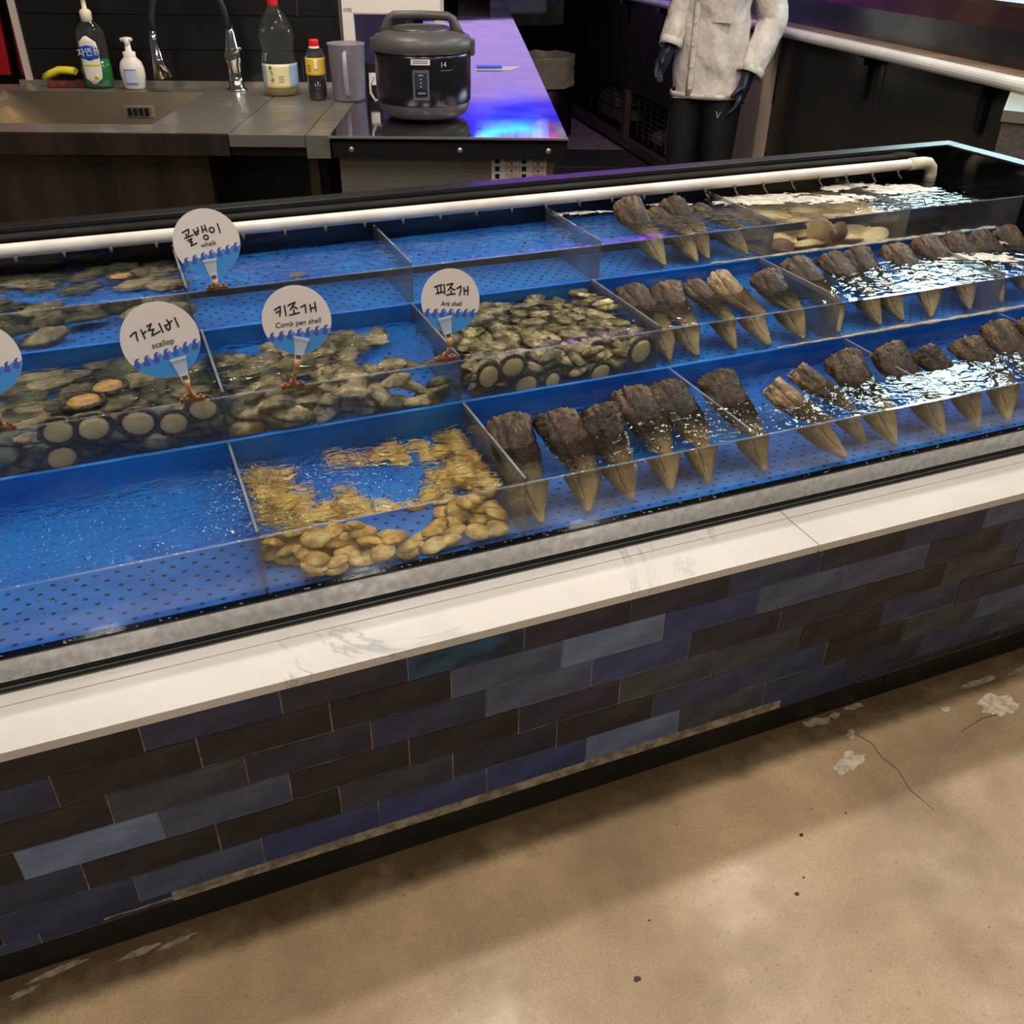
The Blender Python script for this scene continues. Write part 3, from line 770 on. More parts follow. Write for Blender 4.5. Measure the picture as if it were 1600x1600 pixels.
# abalones clinging to the glass or turned over: foot facing out
def foot_abalone(mw, s, label, orange=False):
    t = thing('abalone', label, 'shellfish', mw=mw @ Matrix.Diagonal((s, s, s, 1)))
    sh = bpy.data.objects.new('shell', AB[1]); COL.objects.link(sh); sh.parent = t
    sh.rotation_euler = (math.pi, 0, 0); sh.location = (0, 0, -.004); sh.scale = (.92, 1.02, .9)
    bm = BM()
    lathe(bm, [(.0265, -.006), (.0285, -.001), (.0250, .0035), (.0150, .0048), (.0001, .0050)], seg=28, sx=1.08, sy=.92)
    obj('foot', bm, M_footo if orange else M_foot, t)
    bm = BM()
    tube(bm, [(math.cos(a)*.034*1.08, math.sin(a)*.030, -.001+.002*math.sin(a*9)) for a in [2*math.pi*k/40 for k in range(41)]], [.0048+.0016*math.sin(k*2.3) for k in range(41)], seg=7, caps=False)
    obj('frilled_mantle', bm, M_mantle, t)
    return t
FRONT = Matrix.Rotation(math.pi/2, 4, 'X')     # foot plane facing the viewer's side
where = ['leftmost of the row pressed to the middle tray glass', 'second from the left pressed to the middle tray glass', 'third from the left pressed to the middle tray glass',
         'just below the scallop sign clip, pressed to the glass', 'right of the scallop sign base, pressed to the glass', 'lowest one at the left, pressed to the middle tray glass',
         'first on the glass right of the ark shell sign', 'second on the glass right of the ark shell sign', 'half hidden low on the glass under the mossy heap', 'small one low on glass below mossy heap',
         'low on the glass, tilted, under the mossy heap', 'tall oval one at the right end of the mossy heap']
for i, ((x, z, rot, s), wtxt) in enumerate(zip([(-.172, .756, 5, .80), (-.117, .753, 12, .84), (-.045, .749, -10, .88), (.013, .738, 0, .78), (.066, .757, -8, .78), (-.178, .706, 15, .78),
        (.611, .731, 80, .78), (.663, .743, 8, .78), (.693, .698, 12, .78), (.752, .698, 70, .60), (.862, .698, 25, .72), (.955, .733, 72, .86)], where)):
    mw = Matrix.Translation((x, .4655, z-.004)) @ FRONT @ Matrix.Rotation(math.radians(rot), 4, 'Z')
    foot_abalone(mw, s, 'abalone, pale foot outward, '+wtxt)
for (x, y, z, s, orange, lab) in [(-.128, .545, .758, .95, False, 'upturned abalone with orange foot at the surface left of the scallop sign'),
                          (-.086, .600, .752, .9, False, 'upturned abalone with amber foot and dark frilled rim behind the first upturned one'),
                          (-.028, .990, .812, .72, True, 'upturned abalone with bright orange foot in the rear tray')]:
    foot_abalone(Matrix.Translation((x, y, z)) @ Matrix.Rotation(.25, 4, 'Z') @ Matrix.Rotation(.22, 4, 'X'), s, lab, orange or z < .76)
bm = dome(77, .020, .014, .012, 14, 5); bm.materials.append(M_aba[2])
drop(bm, .33, .900, .775, 'small lone tan shell in the empty second cell of the rear tray', None, 1, 5, 'small_shell')

# ---------------------------------------------------------------- clams
M_clam = [mat('tan_clam', (212, 184, 98), .42, c2=(160, 112, 36), scale=34, detail=5, bump=.5, bscale=70, bdist=.002, rnd=.14),
          mat('cream_clam', (224, 202, 128), .42, c2=(178, 138, 60), scale=36, detail=5, bump=.5, bscale=70, bdist=.002, rnd=.12)]
def clam_mesh(v):
    bm = BM(); seg = 22
    rows = []
    prof = [(0.0, .0100), (.2, .0098), (.35, .0092), (.5, .0082), (.62, .0073), (.74, .0060), (.84, .0046), (.93, .0028), (1.0, .0008), (1.0, -.0008), (.85, -.0036), (.5, -.0070), (0.0, -.0082)]
    for r, z in prof:
        ring = []
        for k in range(seg):
            a = 2*math.pi*k/seg
            w = 1+.10*noise.noise(Vector((math.cos(a)*1.5+v*2, math.sin(a)*1.5, 0)))-.10*max(0, -math.cos(a))**3
            zz = z*(1+.16*noise.noise(Vector((r*8*math.cos(a)+v, r*8*math.sin(a), 2))))+(.0006*math.sin(r*30+a) if z > 0 else 0)
            ring.append(bm.verts.new((.0245*r*w*math.cos(a)+.003*(1-r), .0235*r*w*math.sin(a), zz)))
        rows.append(ring)
    for i in range(len(rows)-1):
        for k in range(seg): bm.faces.new((rows[i][k], rows[i][(k+1) % seg], rows[i+1][(k+1) % seg], rows[i+1][k])).smooth = True
    bmesh.ops.remove_doubles(bm, verts=bm.verts, dist=1e-5)
    bmesh.ops.recalc_face_normals(bm, faces=bm.faces)
    me = bpy.data.meshes.new('scallop'); bm.to_mesh(me); bm.free(); me.materials.append(M_clam[v % 2])
    return me
CL = [clam_mesh(i) for i in range(6)]
CT = [[0.133, 0.425], [0.168, 0.4], [0.126, 0.383], [0.148, 0.367], [0.171, 0.373], [0.133, 0.344], [0.153, 0.337], [0.201, 0.325], [0.127, 0.296], [0.130, 0.272], [0.144, 0.252], [0.155, 0.288], [0.195, 0.279], [0.167, 0.23], [0.191, 0.228], [0.215, 0.244], [0.228, 0.226], [0.272, 0.305], [0.278, 0.257], [0.255, 0.236], [0.303, 0.23], [0.323, 0.223], [0.281, 0.226], [0.286, 0.42], [0.32, 0.408], [0.363, 0.416], [0.359, 0.393], [0.401, 0.425], [0.4, 0.378], [0.447, 0.413], [0.505, 0.428], [0.525, 0.426], [0.520, 0.396], [0.453, 0.365], [0.489, 0.376], [0.523, 0.344], [0.486, 0.321], [0.504, 0.314], [0.523, 0.32], [0.44, 0.3], [0.416, 0.25], [0.452, 0.258], [0.491, 0.235], [0.521, 0.234], [0.521, 0.28], [0.521, 0.256], [0.491, 0.28], [0.409, 0.217],
      [0.128, 0.273], [0.151, 0.249], [0.173, 0.217], [0.212, 0.223], [0.27, 0.295], [0.253, 0.218], [0.28, 0.251], [0.189, 0.166], [0.179, 0.160], [0.215, 0.160], [0.219, 0.160], [0.257, 0.160], [0.279, 0.175], [0.301, 0.178], [0.298, 0.160], [0.329, 0.204], [0.341, 0.160], [0.356, 0.185], [0.398, 0.203], [0.388, 0.160], [0.418, 0.170], [0.462, 0.269], [0.479, 0.172], [0.502, 0.257], [0.469, 0.160], [0.521, 0.219], [0.515, 0.185], [0.508, 0.162], [0.344, 0.160], [0.254, 0.246], [0.283, 0.192], [0.235, .185], [.20, .19], [.375, .21], [.435, .20]]
placed = []
for i, (x, y) in enumerate(CT):
    lv = sum(1 for (a, b) in placed if (a-x)**2+(b-y)**2 < .024**2)
    placed.append((x, y))
    drop(CL[i % 6], x, y, .576+.0105*min(lv, 4), 'round tan scallop lying in the shallow second cell of the front tray', 'tan scallops in the front tray', random.uniform(.85, 1.08), 22, 'scallop', rz=random.uniform(-3, 3))
for i in range(26):
    x, y = random.choice([(random.uniform(.45, .522), random.uniform(.24, .42)), (random.uniform(.13, .19), random.uniform(.25, .39)), (random.uniform(.17, .33), random.uniform(.165, .23))])
    lv = sum(1 for (a, b) in placed if (a-x)**2+(b-y)**2 < .024**2)
    placed.append((x, y))
    drop(CL[i % 6], x, y, .576+.0105*min(lv, 4), 'round tan scallop lying in the shallow second cell of the front tray', 'tan scallops in the front tray', random.uniform(.85, 1.08), 22, 'scallop', rz=random.uniform(-3, 3))
# grit and bits in the nearly empty front left cell
bm = BM()
for _ in range(46):
    x, y = random.uniform(-.36, .08), random.uniform(.16, .44)
    s = random.uniform(.001, .0032)
    lathe(bm, [(.0001, .0012), (s, .0008), (s*1.2, 0)], seg=6, sy=random.uniform(.4, 1), M=Matrix.Translation((x, y, .5652)) @ Matrix.Rotation(random.uniform(0, 3), 4, 'Z'))
obj('shell_grit', bm, mat('shell_grit', (96, 66, 46), .7), label='scattered brown shell grit on the floor of the empty front left cell', cat='grit', kind='stuff')

# ---------------------------------------------------------------- big scallops of the rear tray
M_fan = mat('brown_fan_scallop', (128, 88, 58), .45, c2=(92, 58, 38), scale=30, bump=.3, bscale=80)
M_fanw = mat('cream_fan_scallop', (226, 208, 160), .45, c2=(200, 172, 116), scale=14)
M_sand = mat('beige_tray_mat', (206, 184, 126), .6, c2=(178, 152, 98), scale=12)
def fan_mesh(m, r=.052):
    bm = BM(); n, rg = 48, 8; top = []; bot = []
    for i in range(rg+1):
        t = .04+.96*i/rg; a_, b_ = [], []
        for k in range(n):
            a = 2*math.pi*k/n
            rad = r*t*(1-.20*max(0, -math.sin(a))**2)*(1+(.018*math.cos(a*22) if i == rg else 0))
            rib = .0012*math.cos(a*22)*t
            z = .013*(1-t**2)
            x, y = rad*math.cos(a), rad*math.sin(a)
            a_.append(bm.verts.new((x, y, z+rib+.0008))); b_.append(bm.verts.new((x, y, -z*.6+rib-.0008)))
        top.append(a_); bot.append(b_)
    for L_ in (top, bot):
        for i in range(rg):
            for k in range(n): bm.faces.new((L_[i][k], L_[i][(k+1) % n], L_[i+1][(k+1) % n], L_[i+1][k])).smooth = True
        bm.faces.new(L_[0])
    for k in range(n): bm.faces.new((top[rg][k], top[rg][(k+1) % n], bot[rg][(k+1) % n], bot[rg][k]))
    box(bm, (-r*.42, -r*.93, -.002), (r*.42, -r*.68, .003), bev=.001)
    bmesh.ops.recalc_face_normals(bm, faces=bm.faces)
    me = bpy.data.meshes.new('fan_scallop'); bm.to_mesh(me); bm.free(); me.materials.append(m)
    return me
FB, FW = fan_mesh(M_fan, .030), fan_mesh(M_fanw)
bm = BM(); box(bm, (1.505, .787, .7655), (1.927, 1.095, .7675)); obj('sand_coloured_liner', bm, M_sand, trays[2])
def fan(me, loc, rot, lab, grp=None, s=1.0):
    o = bpy.data.objects.new('fan_scallop', me); COL.objects.link(o); o.location = loc; o.rotation_euler = [math.radians(a) for a in rot]; o.scale = (s, s, s)
    return tag(o, lab, 'shellfish', grp)
fan(FB, (1.715, .802, .812), (80, 0, 4), 'brown ribbed scallop standing upright against the rear tray glass')
g_ = 'large cream scallops on the beige liner of the rear tray'
for i, (x, y, z, rx, ry) in enumerate([(1.565, .85, .783, 10, 8), (1.645, .842, .783, -8, 5), (1.60, .93, .783, 6, -8), (1.68, .835, .806, 62, 20), (1.77, .85, .783, 12, 0), (1.86, .86, .784, -10, 10), (1.83, .94, .783, 5, 5), (1.70, .95, .784, 5, -9), (1.56, 1.02, .784, 8, 0), (1.78, 1.03, .784, 0, 8)]):
    fan(FB if i == 0 else FW, (x, y, z), (rx, ry, i*37), 'large cream scallop lying on the beige liner of the rear tray' if i else 'brown scallop lying flat in the rear tray left corner of the beige cell', g_ if i else None, 1.0 if i else 1.5)

# ---------------------------------------------------------------- foam and spray
def foam_patch(cx, cy, rx, ry, z, seed, thr=.0, hgt=.004, ang=0.0, step=.006, fn=None):
    """thin froth floating on the water, torn at its margin"""
    bm = BM(); nx, ny = int(2*rx/step), int(2*ry/step); g = {}
    ca, sa = math.cos(ang), math.sin(ang)
    def val(u, v):
        e = 1-(u*u+v*v)
        n = noise.noise(Vector((u*rx*26+seed*7, v*ry*42, 0)))*.9+noise.noise(Vector((u*rx*80+seed*3, v*ry*100, 3)))*.55
        return e*.9+n-thr
    for i in range(nx+1):
        for j in range(ny+1):
            u, v = -1+2*i/nx, -1+2*j/ny
            s = val(u, v)
            if s > -.12:
                x, y = u*rx, v*ry
                g[i, j] = bm.verts.new((cx+x*ca-y*sa, cy+x*sa+y*ca, z+max(0, min(1, s*1.6))*hgt*(.55+.45*noise.noise(Vector((x*120, y*120, seed))))))
    for i in range(nx):
        for j in range(ny):
            q = [(i, j), (i+1, j), (i+1, j+1), (i, j+1)]
            if all(k in g for k in q): bm.faces.new([g[k] for k in q]).smooth = True
    bmesh.ops.delete(bm, geom=[v for v in bm.verts if not v.link_faces], context='VERTS')
    return bm
zt3 = ROWS[2][3]+.0008
for i, (cx, cy, rx, ry, thr, ang, lab) in enumerate([
        (1.09, 1.045, .10, .020, .35, -.05, 'thin white froth streak under the pipe left of the protruding pen shell'),
        (1.20, .975, .055, .018, .42, -.5, 'small white froth streak beside the protruding pen shell'),
        (1.345, 1.04, .075, .022, .15, -.2, 'white froth flag between the two pen shell tops in the rear tray'),
        (1.62, 1.00, .16, .055, .10, -.12, 'broad white froth raft above the beige scallop cell'),
        (1.80, .94, .13, .05, .22, -.15, 'white froth raft right of the beige cell'),
        (2.05, .96, .11, .06, .05, -.2, 'thick white froth boiling near the right end of the rear tray'),
        (1.92, 1.04, .12, .035, .25, .1, 'white froth below the last pipe nozzles')]):
    obj('foam', foam_patch(cx, cy, rx, ry, zt3, i+1, thr, .004, ang), M_foam, label=lab, cat='foam', kind='stuff')
zt2 = ROWS[1][3]+.0008
for i, (cx, cy, rx, ry, thr, ang, lab) in enumerate([
        (2.02, .60, .13, .045, .35, -.35, 'torn white froth among the pen shells in the middle tray right end'),
        (1.85, .60, .05, .012, .3, -.3, 'small froth streak in the middle tray glints'),
        (2.15, .68, .08, .02, .3, -.2, 'froth streak over the last pen shells of the middle tray')]):
    obj('foam', foam_patch(cx, cy, rx, ry, zt2, i+21, thr, .004, ang), M_foam, label=lab, cat='foam', kind='stuff')
def foam_line(x0, x1, y, z, seed, lab, r=.0045):
    bm = BM(); n = int((x1-x0)/.006)
    pts = [(x0+(x1-x0)*k/n, y+.003*noise.noise(Vector((k*.08, seed, 0))), z+.0015*noise.noise(Vector((k*.2, seed, 5)))) for k in range(n+1)]
    rad = [max(.0004, r*(.35+.65*min(1, k/n*3))*(1+.9*noise.noise(Vector((k*.13, seed, 9))))) for k in range(n+1)]
    tube(bm, pts, rad, seg=8, ratio=.6)
    obj('foam', bm, M_foam, label=lab, cat='foam', kind='stuff')
bm = BM(); box(bm, (1.933, .787, .7655), (XR-.004, 1.095, .7675)); obj('black_liner', bm, M_black, trays[2])
foam_line(1.32, 2.25, .7795, .7805, 3, 'white froth line running along the top of the blue wall behind the middle tray', .0068)
foam_line(1.30, 2.25, .4515, .6905, 5, 'white froth line running along the top of the blue wall behind the front tray', .0062)
# sparkling drips and bubbles on the tray edges
bm = BM()
for i, (ya, yb, zf, zt, zb) in enumerate(ROWS):
    for _ in range(120):
        x = random.uniform(-.3, 2.2); s = random.uniform(.0006, .0016)
        e = random.random()
        p = (x, ya-.001, zt+.001) if e < .35 else ((x, yb-.003+random.uniform(-.003, .003), zb+.0025) if i < 2 and e < .75 else (x, .1245+random.uniform(-.005, .006), .5688))
        bmesh.ops.create_icosphere(bm, subdivisions=1, radius=s, matrix=Matrix.Translation(p) @ Matrix.Diagonal((2.2, 1, .8, 1)))
M_drop = mat('water_drop', (240, 242, 245), .02, trans=0.6, ior=1.33)
obj('water_drops', bm, M_drop, label='water droplets beading along the tray edges and black rim', cat='droplets', kind='stuff')

# ---------------------------------------------------------------- pvc pipe
pipe = thing('water_pipe', 'long white plastic spray pipe running over the rear tray with grey nozzles', 'pipe')
bm = BM(); cyl(bm, (XL, 1.062, .897), (2.215, 1.062, .897), .0145, seg=20); obj('pipe', bm, M_pvc, pipe, smooth=False)
bm = BM()
tube(bm, [(2.165, 1.062, .897), (2.215, 1.062, .897), (2.236, 1.062, .894), (2.250, 1.062, .882), (2.254, 1.062, .862), (2.254, 1.062, .80)], [.0175, .0175, .0175, .0175, .0175, .0175], seg=18, up=Vector((0, 1, 0)))
obj('elbow', bm, mat('cream_pvc', (214, 206, 178), .4), pipe)
for k in range(27):
    x = -.223+k*.0935
    if x > 2.2: break
    bm = BM()
    lathe(bm, [(.0001, 0), (.0042, 0), (.0050, -.004), (.0032, -.007), (.0030, -.013), (.0001, -.013)], seg=10, M=Matrix.Translation((x, 1.052, .888)) @ Matrix.Rotation(-.55, 4, 'X'))
    if x > 1.3: tube(bm, [(x, 1.048, .878), (x+.003, 1.042, .871), (x+.006, 1.034, .864)], [.0024, .0022, .0020], seg=7)
    obj('nozzle', bm, M_nozzle, pipe)
# ---------------------------------------------------------------- price signs
M_card = mat('white_card', (226, 218, 212), .5)
M_wave = mat('printed_sky_blue', (62, 142, 214), .5)
M_crest = mat('printed_violet', (74, 84, 176), .5)
M_ink = mat('black_marker_ink', (14, 14, 16), .5)
M_clip = acrylic_material('clear_clip', .30, (.85, .88, .92))
M_amber = mat('rusty_amber_plastic', (186, 124, 64), .3, c2=(214, 176, 120), scale=60, trans=.2)
M_clipm = mat('small_metal_spring', (190, 188, 180), .2, 1.0)
M_rust = mat('rust_brown_base', (176, 120, 78), .3, c2=(120, 78, 48), scale=90, trans=.2)
CAMP = Vector((0, -1.12523, 1.5))
def stroke(bm, pts, w, z=.0013):
    """a marker stroke: flat ribbon with round joints, in disc units"""
    pts = [Vector((a, b, 0)) for a, b in pts]
    for p, q in zip(pts[:-1], pts[1:]):
        d = q-p
        if d.length < 1e-6: continue
        n = Vector((-d.y, d.x, 0)).normalized()*w
        prism(bm, [(p-n)[:2], (q-n*.85)[:2], (q+n*.85)[:2], (p+n)[:2]], z-.0004, z)
    for p in pts:
        prism(bm, [(p.x+math.cos(a)*w*.95, p.y+math.sin(a)*w*.95) for a in [k*math.pi/4 for k in range(8)]], z-.0004, z+.00002)
def arc(cx, cy, rx, ry, a0=90, a1=450, n=12):
    return [(cx+rx*math.cos(math.radians(a0+(a1-a0)*k/n)), cy+ry*math.sin(math.radians(a0+(a1-a0)*k/n))) for k in range(n+1)]
def sign(center, base, R_, strokes, small, sm_pos, sm_size, sm_rot, wave_tilt, label, crop=None, clip_off=0.0, yaw_off=0.0, pitch_off=0.0):
    center, base = Vector(center), Vector(base)
    n = (CAMP-center); n.z *= .75; n.normalize()
    up = (Vector((0, 0, 1))-n*n.z).normalized(); x = up.cross(n)
    R0 = Matrix((x, up, n)).transposed().to_4x4() @ Matrix.Rotation(yaw_off, 4, 'Y') @ Matrix.Rotation(pitch_off, 4, 'X')
    t = thing('price_sign', label, 'sign', mw=Matrix.Translation(center) @ R0)
    bm = BM(); prism(bm, [(R_*math.cos(2*math.pi*k/64), R_*math.sin(2*math.pi*k/64)) for k in range(64)], -.0006, .0004)
    obj('disc', bm, M_card, t)
    wt_ = math.radians(wave_tilt)
    # printed water: band under a row of breaking waves
    y0 = -.42
    top = []
    for k in range(41):
        u = -1+2*k/40
        ph = (u+1)*3.5 % 1.0
        top.append((u, y0+.10*(ph**1.6)+.02))
    pts = []
    for u, v in top:
        X, Y = u*math.cos(wt_)-v*math.sin(wt_), u*math.sin(wt_)+v*math.cos(wt_)
        if X*X+Y*Y < .985: pts.append((X*R_, Y*R_))
    a1 = math.atan2(pts[-1][1], pts[-1][0]); a0 = math.atan2(pts[0][1], pts[0][0])
    if a0 > 0: a0 -= 2*math.pi
    if a1 > a0: a1 = a1
    rim = [(R_*.995*math.cos(a1+(a0-a1)*k/24), R_*.995*math.sin(a1+(a0-a1)*k/24)) for k in range(25)]
    bm = BM(); prism(bm, list(reversed(pts+rim)), .0004, .0007); obj('printed_water', bm, M_wave, t)
    for k in range(7):
        u = -.80+.262*k
        cr = []
        shape = [(-.10, -.11), (-.02, -.16), (.05, -.12), (.06, -.03), (.04, .04), (.06, .09), (.12, .115), (.04, .13), (-.03, .09), (-.06, .02), (-.09, -.03), (-.13, -.07)]
        for a, b in shape:
            a, b = a*.95+u, b+y0+.04
            X, Y = a*math.cos(wt_)-b*math.sin(wt_), a*math.sin(wt_)+b*math.cos(wt_)
            l = math.hypot(X, Y)
            if l > .985: X, Y = X*.985/l, Y*.985/l
            cr.append((X*R_, Y*R_))
        bm = BM(); prism(bm, cr, .0007, .0010); obj('printed_wave_crest', bm, M_crest, t)
    if strokes:
        bm = BM()
        for s in strokes: stroke(bm, [(a*R_, b*R_) for a, b in s], .00135, .0010)
        obj('handwritten_name', bm, M_ink, t)
        text('handwritten_translation', small, sm_size, M_ink, t, Matrix.Translation((sm_pos[0]*R_, sm_pos[1]*R_, .0009)) @ Matrix.Rotation(math.radians(sm_rot), 4, 'Z'), .0002, .18)
    # clear clip gripping the card and its stem down to the acrylic edge
    inv = (Matrix.Translation(center) @ R0).inverted()
    b = inv @ base
    tx = Vector((clip_off*R_, -.62*R_, 0))
    dirv = (b-tx); Lc = dirv.length; ang = math.atan2(dirv.x, -dirv.y)
    C_ = Matrix.Translation(tx) @ Matrix.Rotation(ang, 4, 'Z')
    g = .016
    bm = BM()
    for zz in (.0016, -.0026): prism(bm, [(-.0130, .006), (.0130, .006), (.0074, -.024), (-.0074, -.024)], zz, zz+.0012, M=C_)
    box(bm, (-.0135, .003, .0012), (.0135, .007, .0045), M=C_, bev=.0005)
    box(bm, (-.0068, -.036, -.003), (.0068, -.0225, .0030), M=C_, bev=.001)
    clip = obj('clip', bm, M_clip, t)
    bm = BM(); box(bm, (-.0045, -.031, .0026), (.0045, -.024, .0046), M=C_, bev=.0006); obj('metal_spring', bm, M_clipm, clip)
    bm = BM(); tube(bm, [C_ @ Vector(p) for p in ((0, -.033, 0), (0, -.042, 0), (0, -.050, 0))], [.0062, .0052, .0036], seg=10)
    e = C_ @ Vector((0, -.048, 0))
    tube(bm, [e, (e+b)/2+Vector((0, 0, -.0005)), b+Vector((0, .003, 0))], [.0036, .0032, .0032], seg=8)
    obj('stem', bm, M_amber, t)
    bw = inv.to_3x3() @ Vector((0, 0, 1))
    bm = BM()
    box(bm, (base.x-.021, base.y-.006, base.z-.005), (base.x+.021, base.y+.005, base.z+.003), M=inv, bev=.0015)
    lathe(bm, [(.0075, 0), (.007, .004), (.0035, .008), (.0001, .008)], seg=12, M=inv @ Matrix.Translation((base.x, base.y, base.z+.003)))
    for q in (-.013, .014): cyl(bm, (base.x+q, base.y-.002, base.z+.002), (base.x+q, base.y-.002, base.z+.0065), .0028, seg=8, M=inv)
    obj('base', bm, M_rust, t)
    return t
def cs(pts, cx, cy, r): return [((a-cx)/r, -(b-cy)/r) for a, b in pts]
f1 = lambda *p: cs(p, 765, 795, 585)
W1 = [f1((372, 600), (420, 575), (487, 548), (482, 600), (468, 665)), f1((430, 625), (440, 690)), f1((402, 697), (475, 678), (548, 650)),
      f1((437, 742), (518, 712), (470, 775), (515, 768), (483, 836), (590, 797)),
      f1((570, 562), (580, 610), (592, 645)), f1((640, 528), (652, 580), (640, 630), (612, 657), (588, 645), (600, 610), (655, 582)),
      f1((718, 512), (726, 622)), f1((724, 585), (790, 562)), f1((772, 497), (785, 560), (797, 612)),
      [((765+40*math.cos(a)-765)/585, -((708+40*math.sin(a))-795)/585) for a in [k*math.pi/5 for k in range(11)]],
      [((885+44*math.cos(a)-765)/585, -((588+44*math.sin(a))-795)/585) for a in [k*math.pi/5 for k in range(11)]],
      f1((1000, 488), (1012, 560), (1024, 645))]
sign((.143, .773, .9565), (.148, .785, .862), .0627, W1, 'whelk', (.03, -.06), .0125, 8, 12, 'round price sign reading whelk, on the rear tray by the pipe')
f2 = lambda *p: cs(p, 665, 660, 560)
W2 = [f2((262, 555), (300, 520), (350, 500), (345, 560), (350, 630)), f2((425, 480), (440, 545), (455, 608)), f2((440, 540), (490, 505)),
      f2((515, 440), (580, 410), (540, 480), (525, 500), (600, 490), (580, 520), (560, 580), (610, 560), (680, 530)), f2((690, 420), (705, 490), (720, 550)),
      f2((765, 450), (775, 500), (800, 530), (830, 505), (835, 440), (805, 380)), f2((790, 460), (870, 400)), f2((920, 365), (935, 430), (950, 500))]
sign((.019, .443, .898), (.052, .455, .780), .0628, W2, 'scallop', (.03, -.09), .0135, 8, 12, 'round price sign reading scallop, leftmost full sign on the middle tray', clip_off=.35)
f3 = lambda *p: cs(p, 537, 590, 450)
W3 = [f3((268, 440), (310, 415), (345, 398), (340, 450), (325, 522)), f3((285, 475), (335, 455)), f3((400, 392), (402, 450), (406, 518)),
      f3((445, 395), (490, 375), (540, 358), (505, 410), (470, 450)), f3((500, 405), (535, 425), (560, 440)), f3((512, 455), (515, 505)), f3((455, 518), (515, 508), (580, 495)),
      f3((612, 425), (665, 400), (668, 450), (665, 500)), f3((730, 400), (732, 450), (735, 495)), f3((735, 452), (795, 440)), f3((795, 378), (797, 435), (800, 492))]
sign((.246, .443, .902), (.227, .455, .777), .0591, W3, 'Comb pen shell', (.02, -.085), .0125, 3, 4, 'round price sign reading Comb pen shell, on the middle tray', clip_off=.05)
f4 = lambda *p: cs(p, 540, 505, 400)
W4 = [f4((325, 325), (375, 312), (430, 302)), f4((355, 325), (362, 365), (375, 410)), f4((405, 320), (410, 395)), f4((345, 408), (400, 398), (440, 392)), f4((455, 300), (458, 360), (460, 418)),
      f4((490, 305), (530, 298), (572, 290), (540, 340), (505, 375)), f4((535, 335), (570, 360), (600, 372)), f4((545, 380), (548, 420)), f4((488, 432), (545, 422), (600, 420)),
      f4((628, 358), (660, 338), (685, 330), (680, 385), (662, 438)), f4((725, 350), (728, 400), (730, 435)), f4((730, 390), (775, 382)), f4((778, 335), (780, 390), (775, 440))]
sign((.529, .443, .901), (.519, .455, .785), .0575, W4, 'Ark shell', (.01, -.10), .0115, -3, -3, 'round price sign reading Ark shell, rightmost sign on the middle tray', clip_off=-.22, yaw_off=.38)
sign((-.249, .443, .903), (-.251, .455, .779), .0573, None, '', (0, 0), .01, 0, 10, 'round sign with blue waves cut off by the left picture edge', clip_off=0)

# ---------------------------------------------------------------- sink counter (kitchen frame, top at .93)
CT_ = .93
def kb(bm, a, b, bev=0.0, mi=0): box(bm, a, b, KM, bev, mi)
sink = thing('sink_counter', 'stainless steel sink counter with one deep basin against the black tiles', 'counter')
bm = BM()
XS0, XS1, BX0, BX1, BY0, BY1 = -2.6, -.792, -1.83, -1.27, .17, .80
kb(bm, (XS0, .03, .90), (-2.05, .955, CT_), .001); 
kb(bm, (-2.05, .80, .90), (-1.03, .965, CT_)); kb(bm, (-2.05, .03, .90), (-1.03, .17, CT_)); kb(bm, (-1.30, .17, .90), (-1.03, .80, CT_))
obj('worktop', bm, M_steel, sink)
bm = BM(); kb(bm, (-1.026, .02, .895), (-.795, .965, CT_+.001), .001); obj('infill_plate', bm, M_steel, sink)
bm = BM(); kb(bm, (-.792, .015, .895), (-.720, .965, CT_+.001), .001); kb(bm, (-.792, .012, .865), (-.720, .016, CT_+.001)); obj('joint_strip', bm, M_steel, sink)
# basin: sloping walls
bm = BM()
def quad(bm, pts, M=KM):
    bm.faces.new([bm.verts.new(M @ Vector(p)) for p in pts]).smooth = False
o_ = [(-2.05, .17, CT_), (-1.27, .17, CT_), (-1.27, .80, CT_), (-2.05, .80, CT_)]
i_ = [(-1.98, .23, .70), (-1.37, .23, .70), (-1.37, .74, .70), (-1.98, .74, .70)]
for k in range(4): quad(bm, [o_[k], o_[(k+1) % 4], i_[(k+1) % 4], i_[k]])
quad(bm, i_)
obj('basin', bm, mat('basin_steel', (168, 152, 130), .32, 1.0, c2=(140, 126, 106), scale=4, rough2=.42), sink)
bm = BM(); kb(bm, (-1.60, .770, .845), (-1.50, .790, .885), .003); ov = obj('overflow_grate', bm, M_steel, sink)
bm = BM()
for k in range(4): kb(bm, (-1.588+.021*k, .764, .852), (-1.574+.021*k, .771, .878))
obj('slots', bm, M_rubber, ov, kind='stuff')
bm = BM(); kb(bm, (-2.062, .17, .86), (-2.035, .80, .934), .002); obj('basin_partition', bm, M_steel, sink)
bm = BM(); kb(bm, (XS0, .022, .868), (-1.03, .034, CT_+.001), .0015); obj('apron', bm, M_dsteel, sink)
bm = BM(); kb(bm, (XS0, .07, .05), (-1.14, .09, .868)); obj('front_panel', bm, M_dsteel, sink)
bm = BM(); kb(bm, (-1.145, .065, .05), (-1.11, .10, .89)); kb(bm, (-.80, .065, .05), (-.77, .10, .89)); obj('leg', bm, M_dsteel, sink)
bm = BM(); kb(bm, (-1.026, .035, .868), (-.795, .05, .895)); obj('rear_apron', bm, M_rubber, sink)
bm = BM(); kb(bm, (-2.05, .955, CT_), (-.80, .971, .945), .001); obj('upstand', bm, M_steel, sink)
bm = BM(); kb(bm, (-1.13, .30, .05), (-.78, .32, .86)); obj('dark_back_panel', bm, M_rubber, sink)

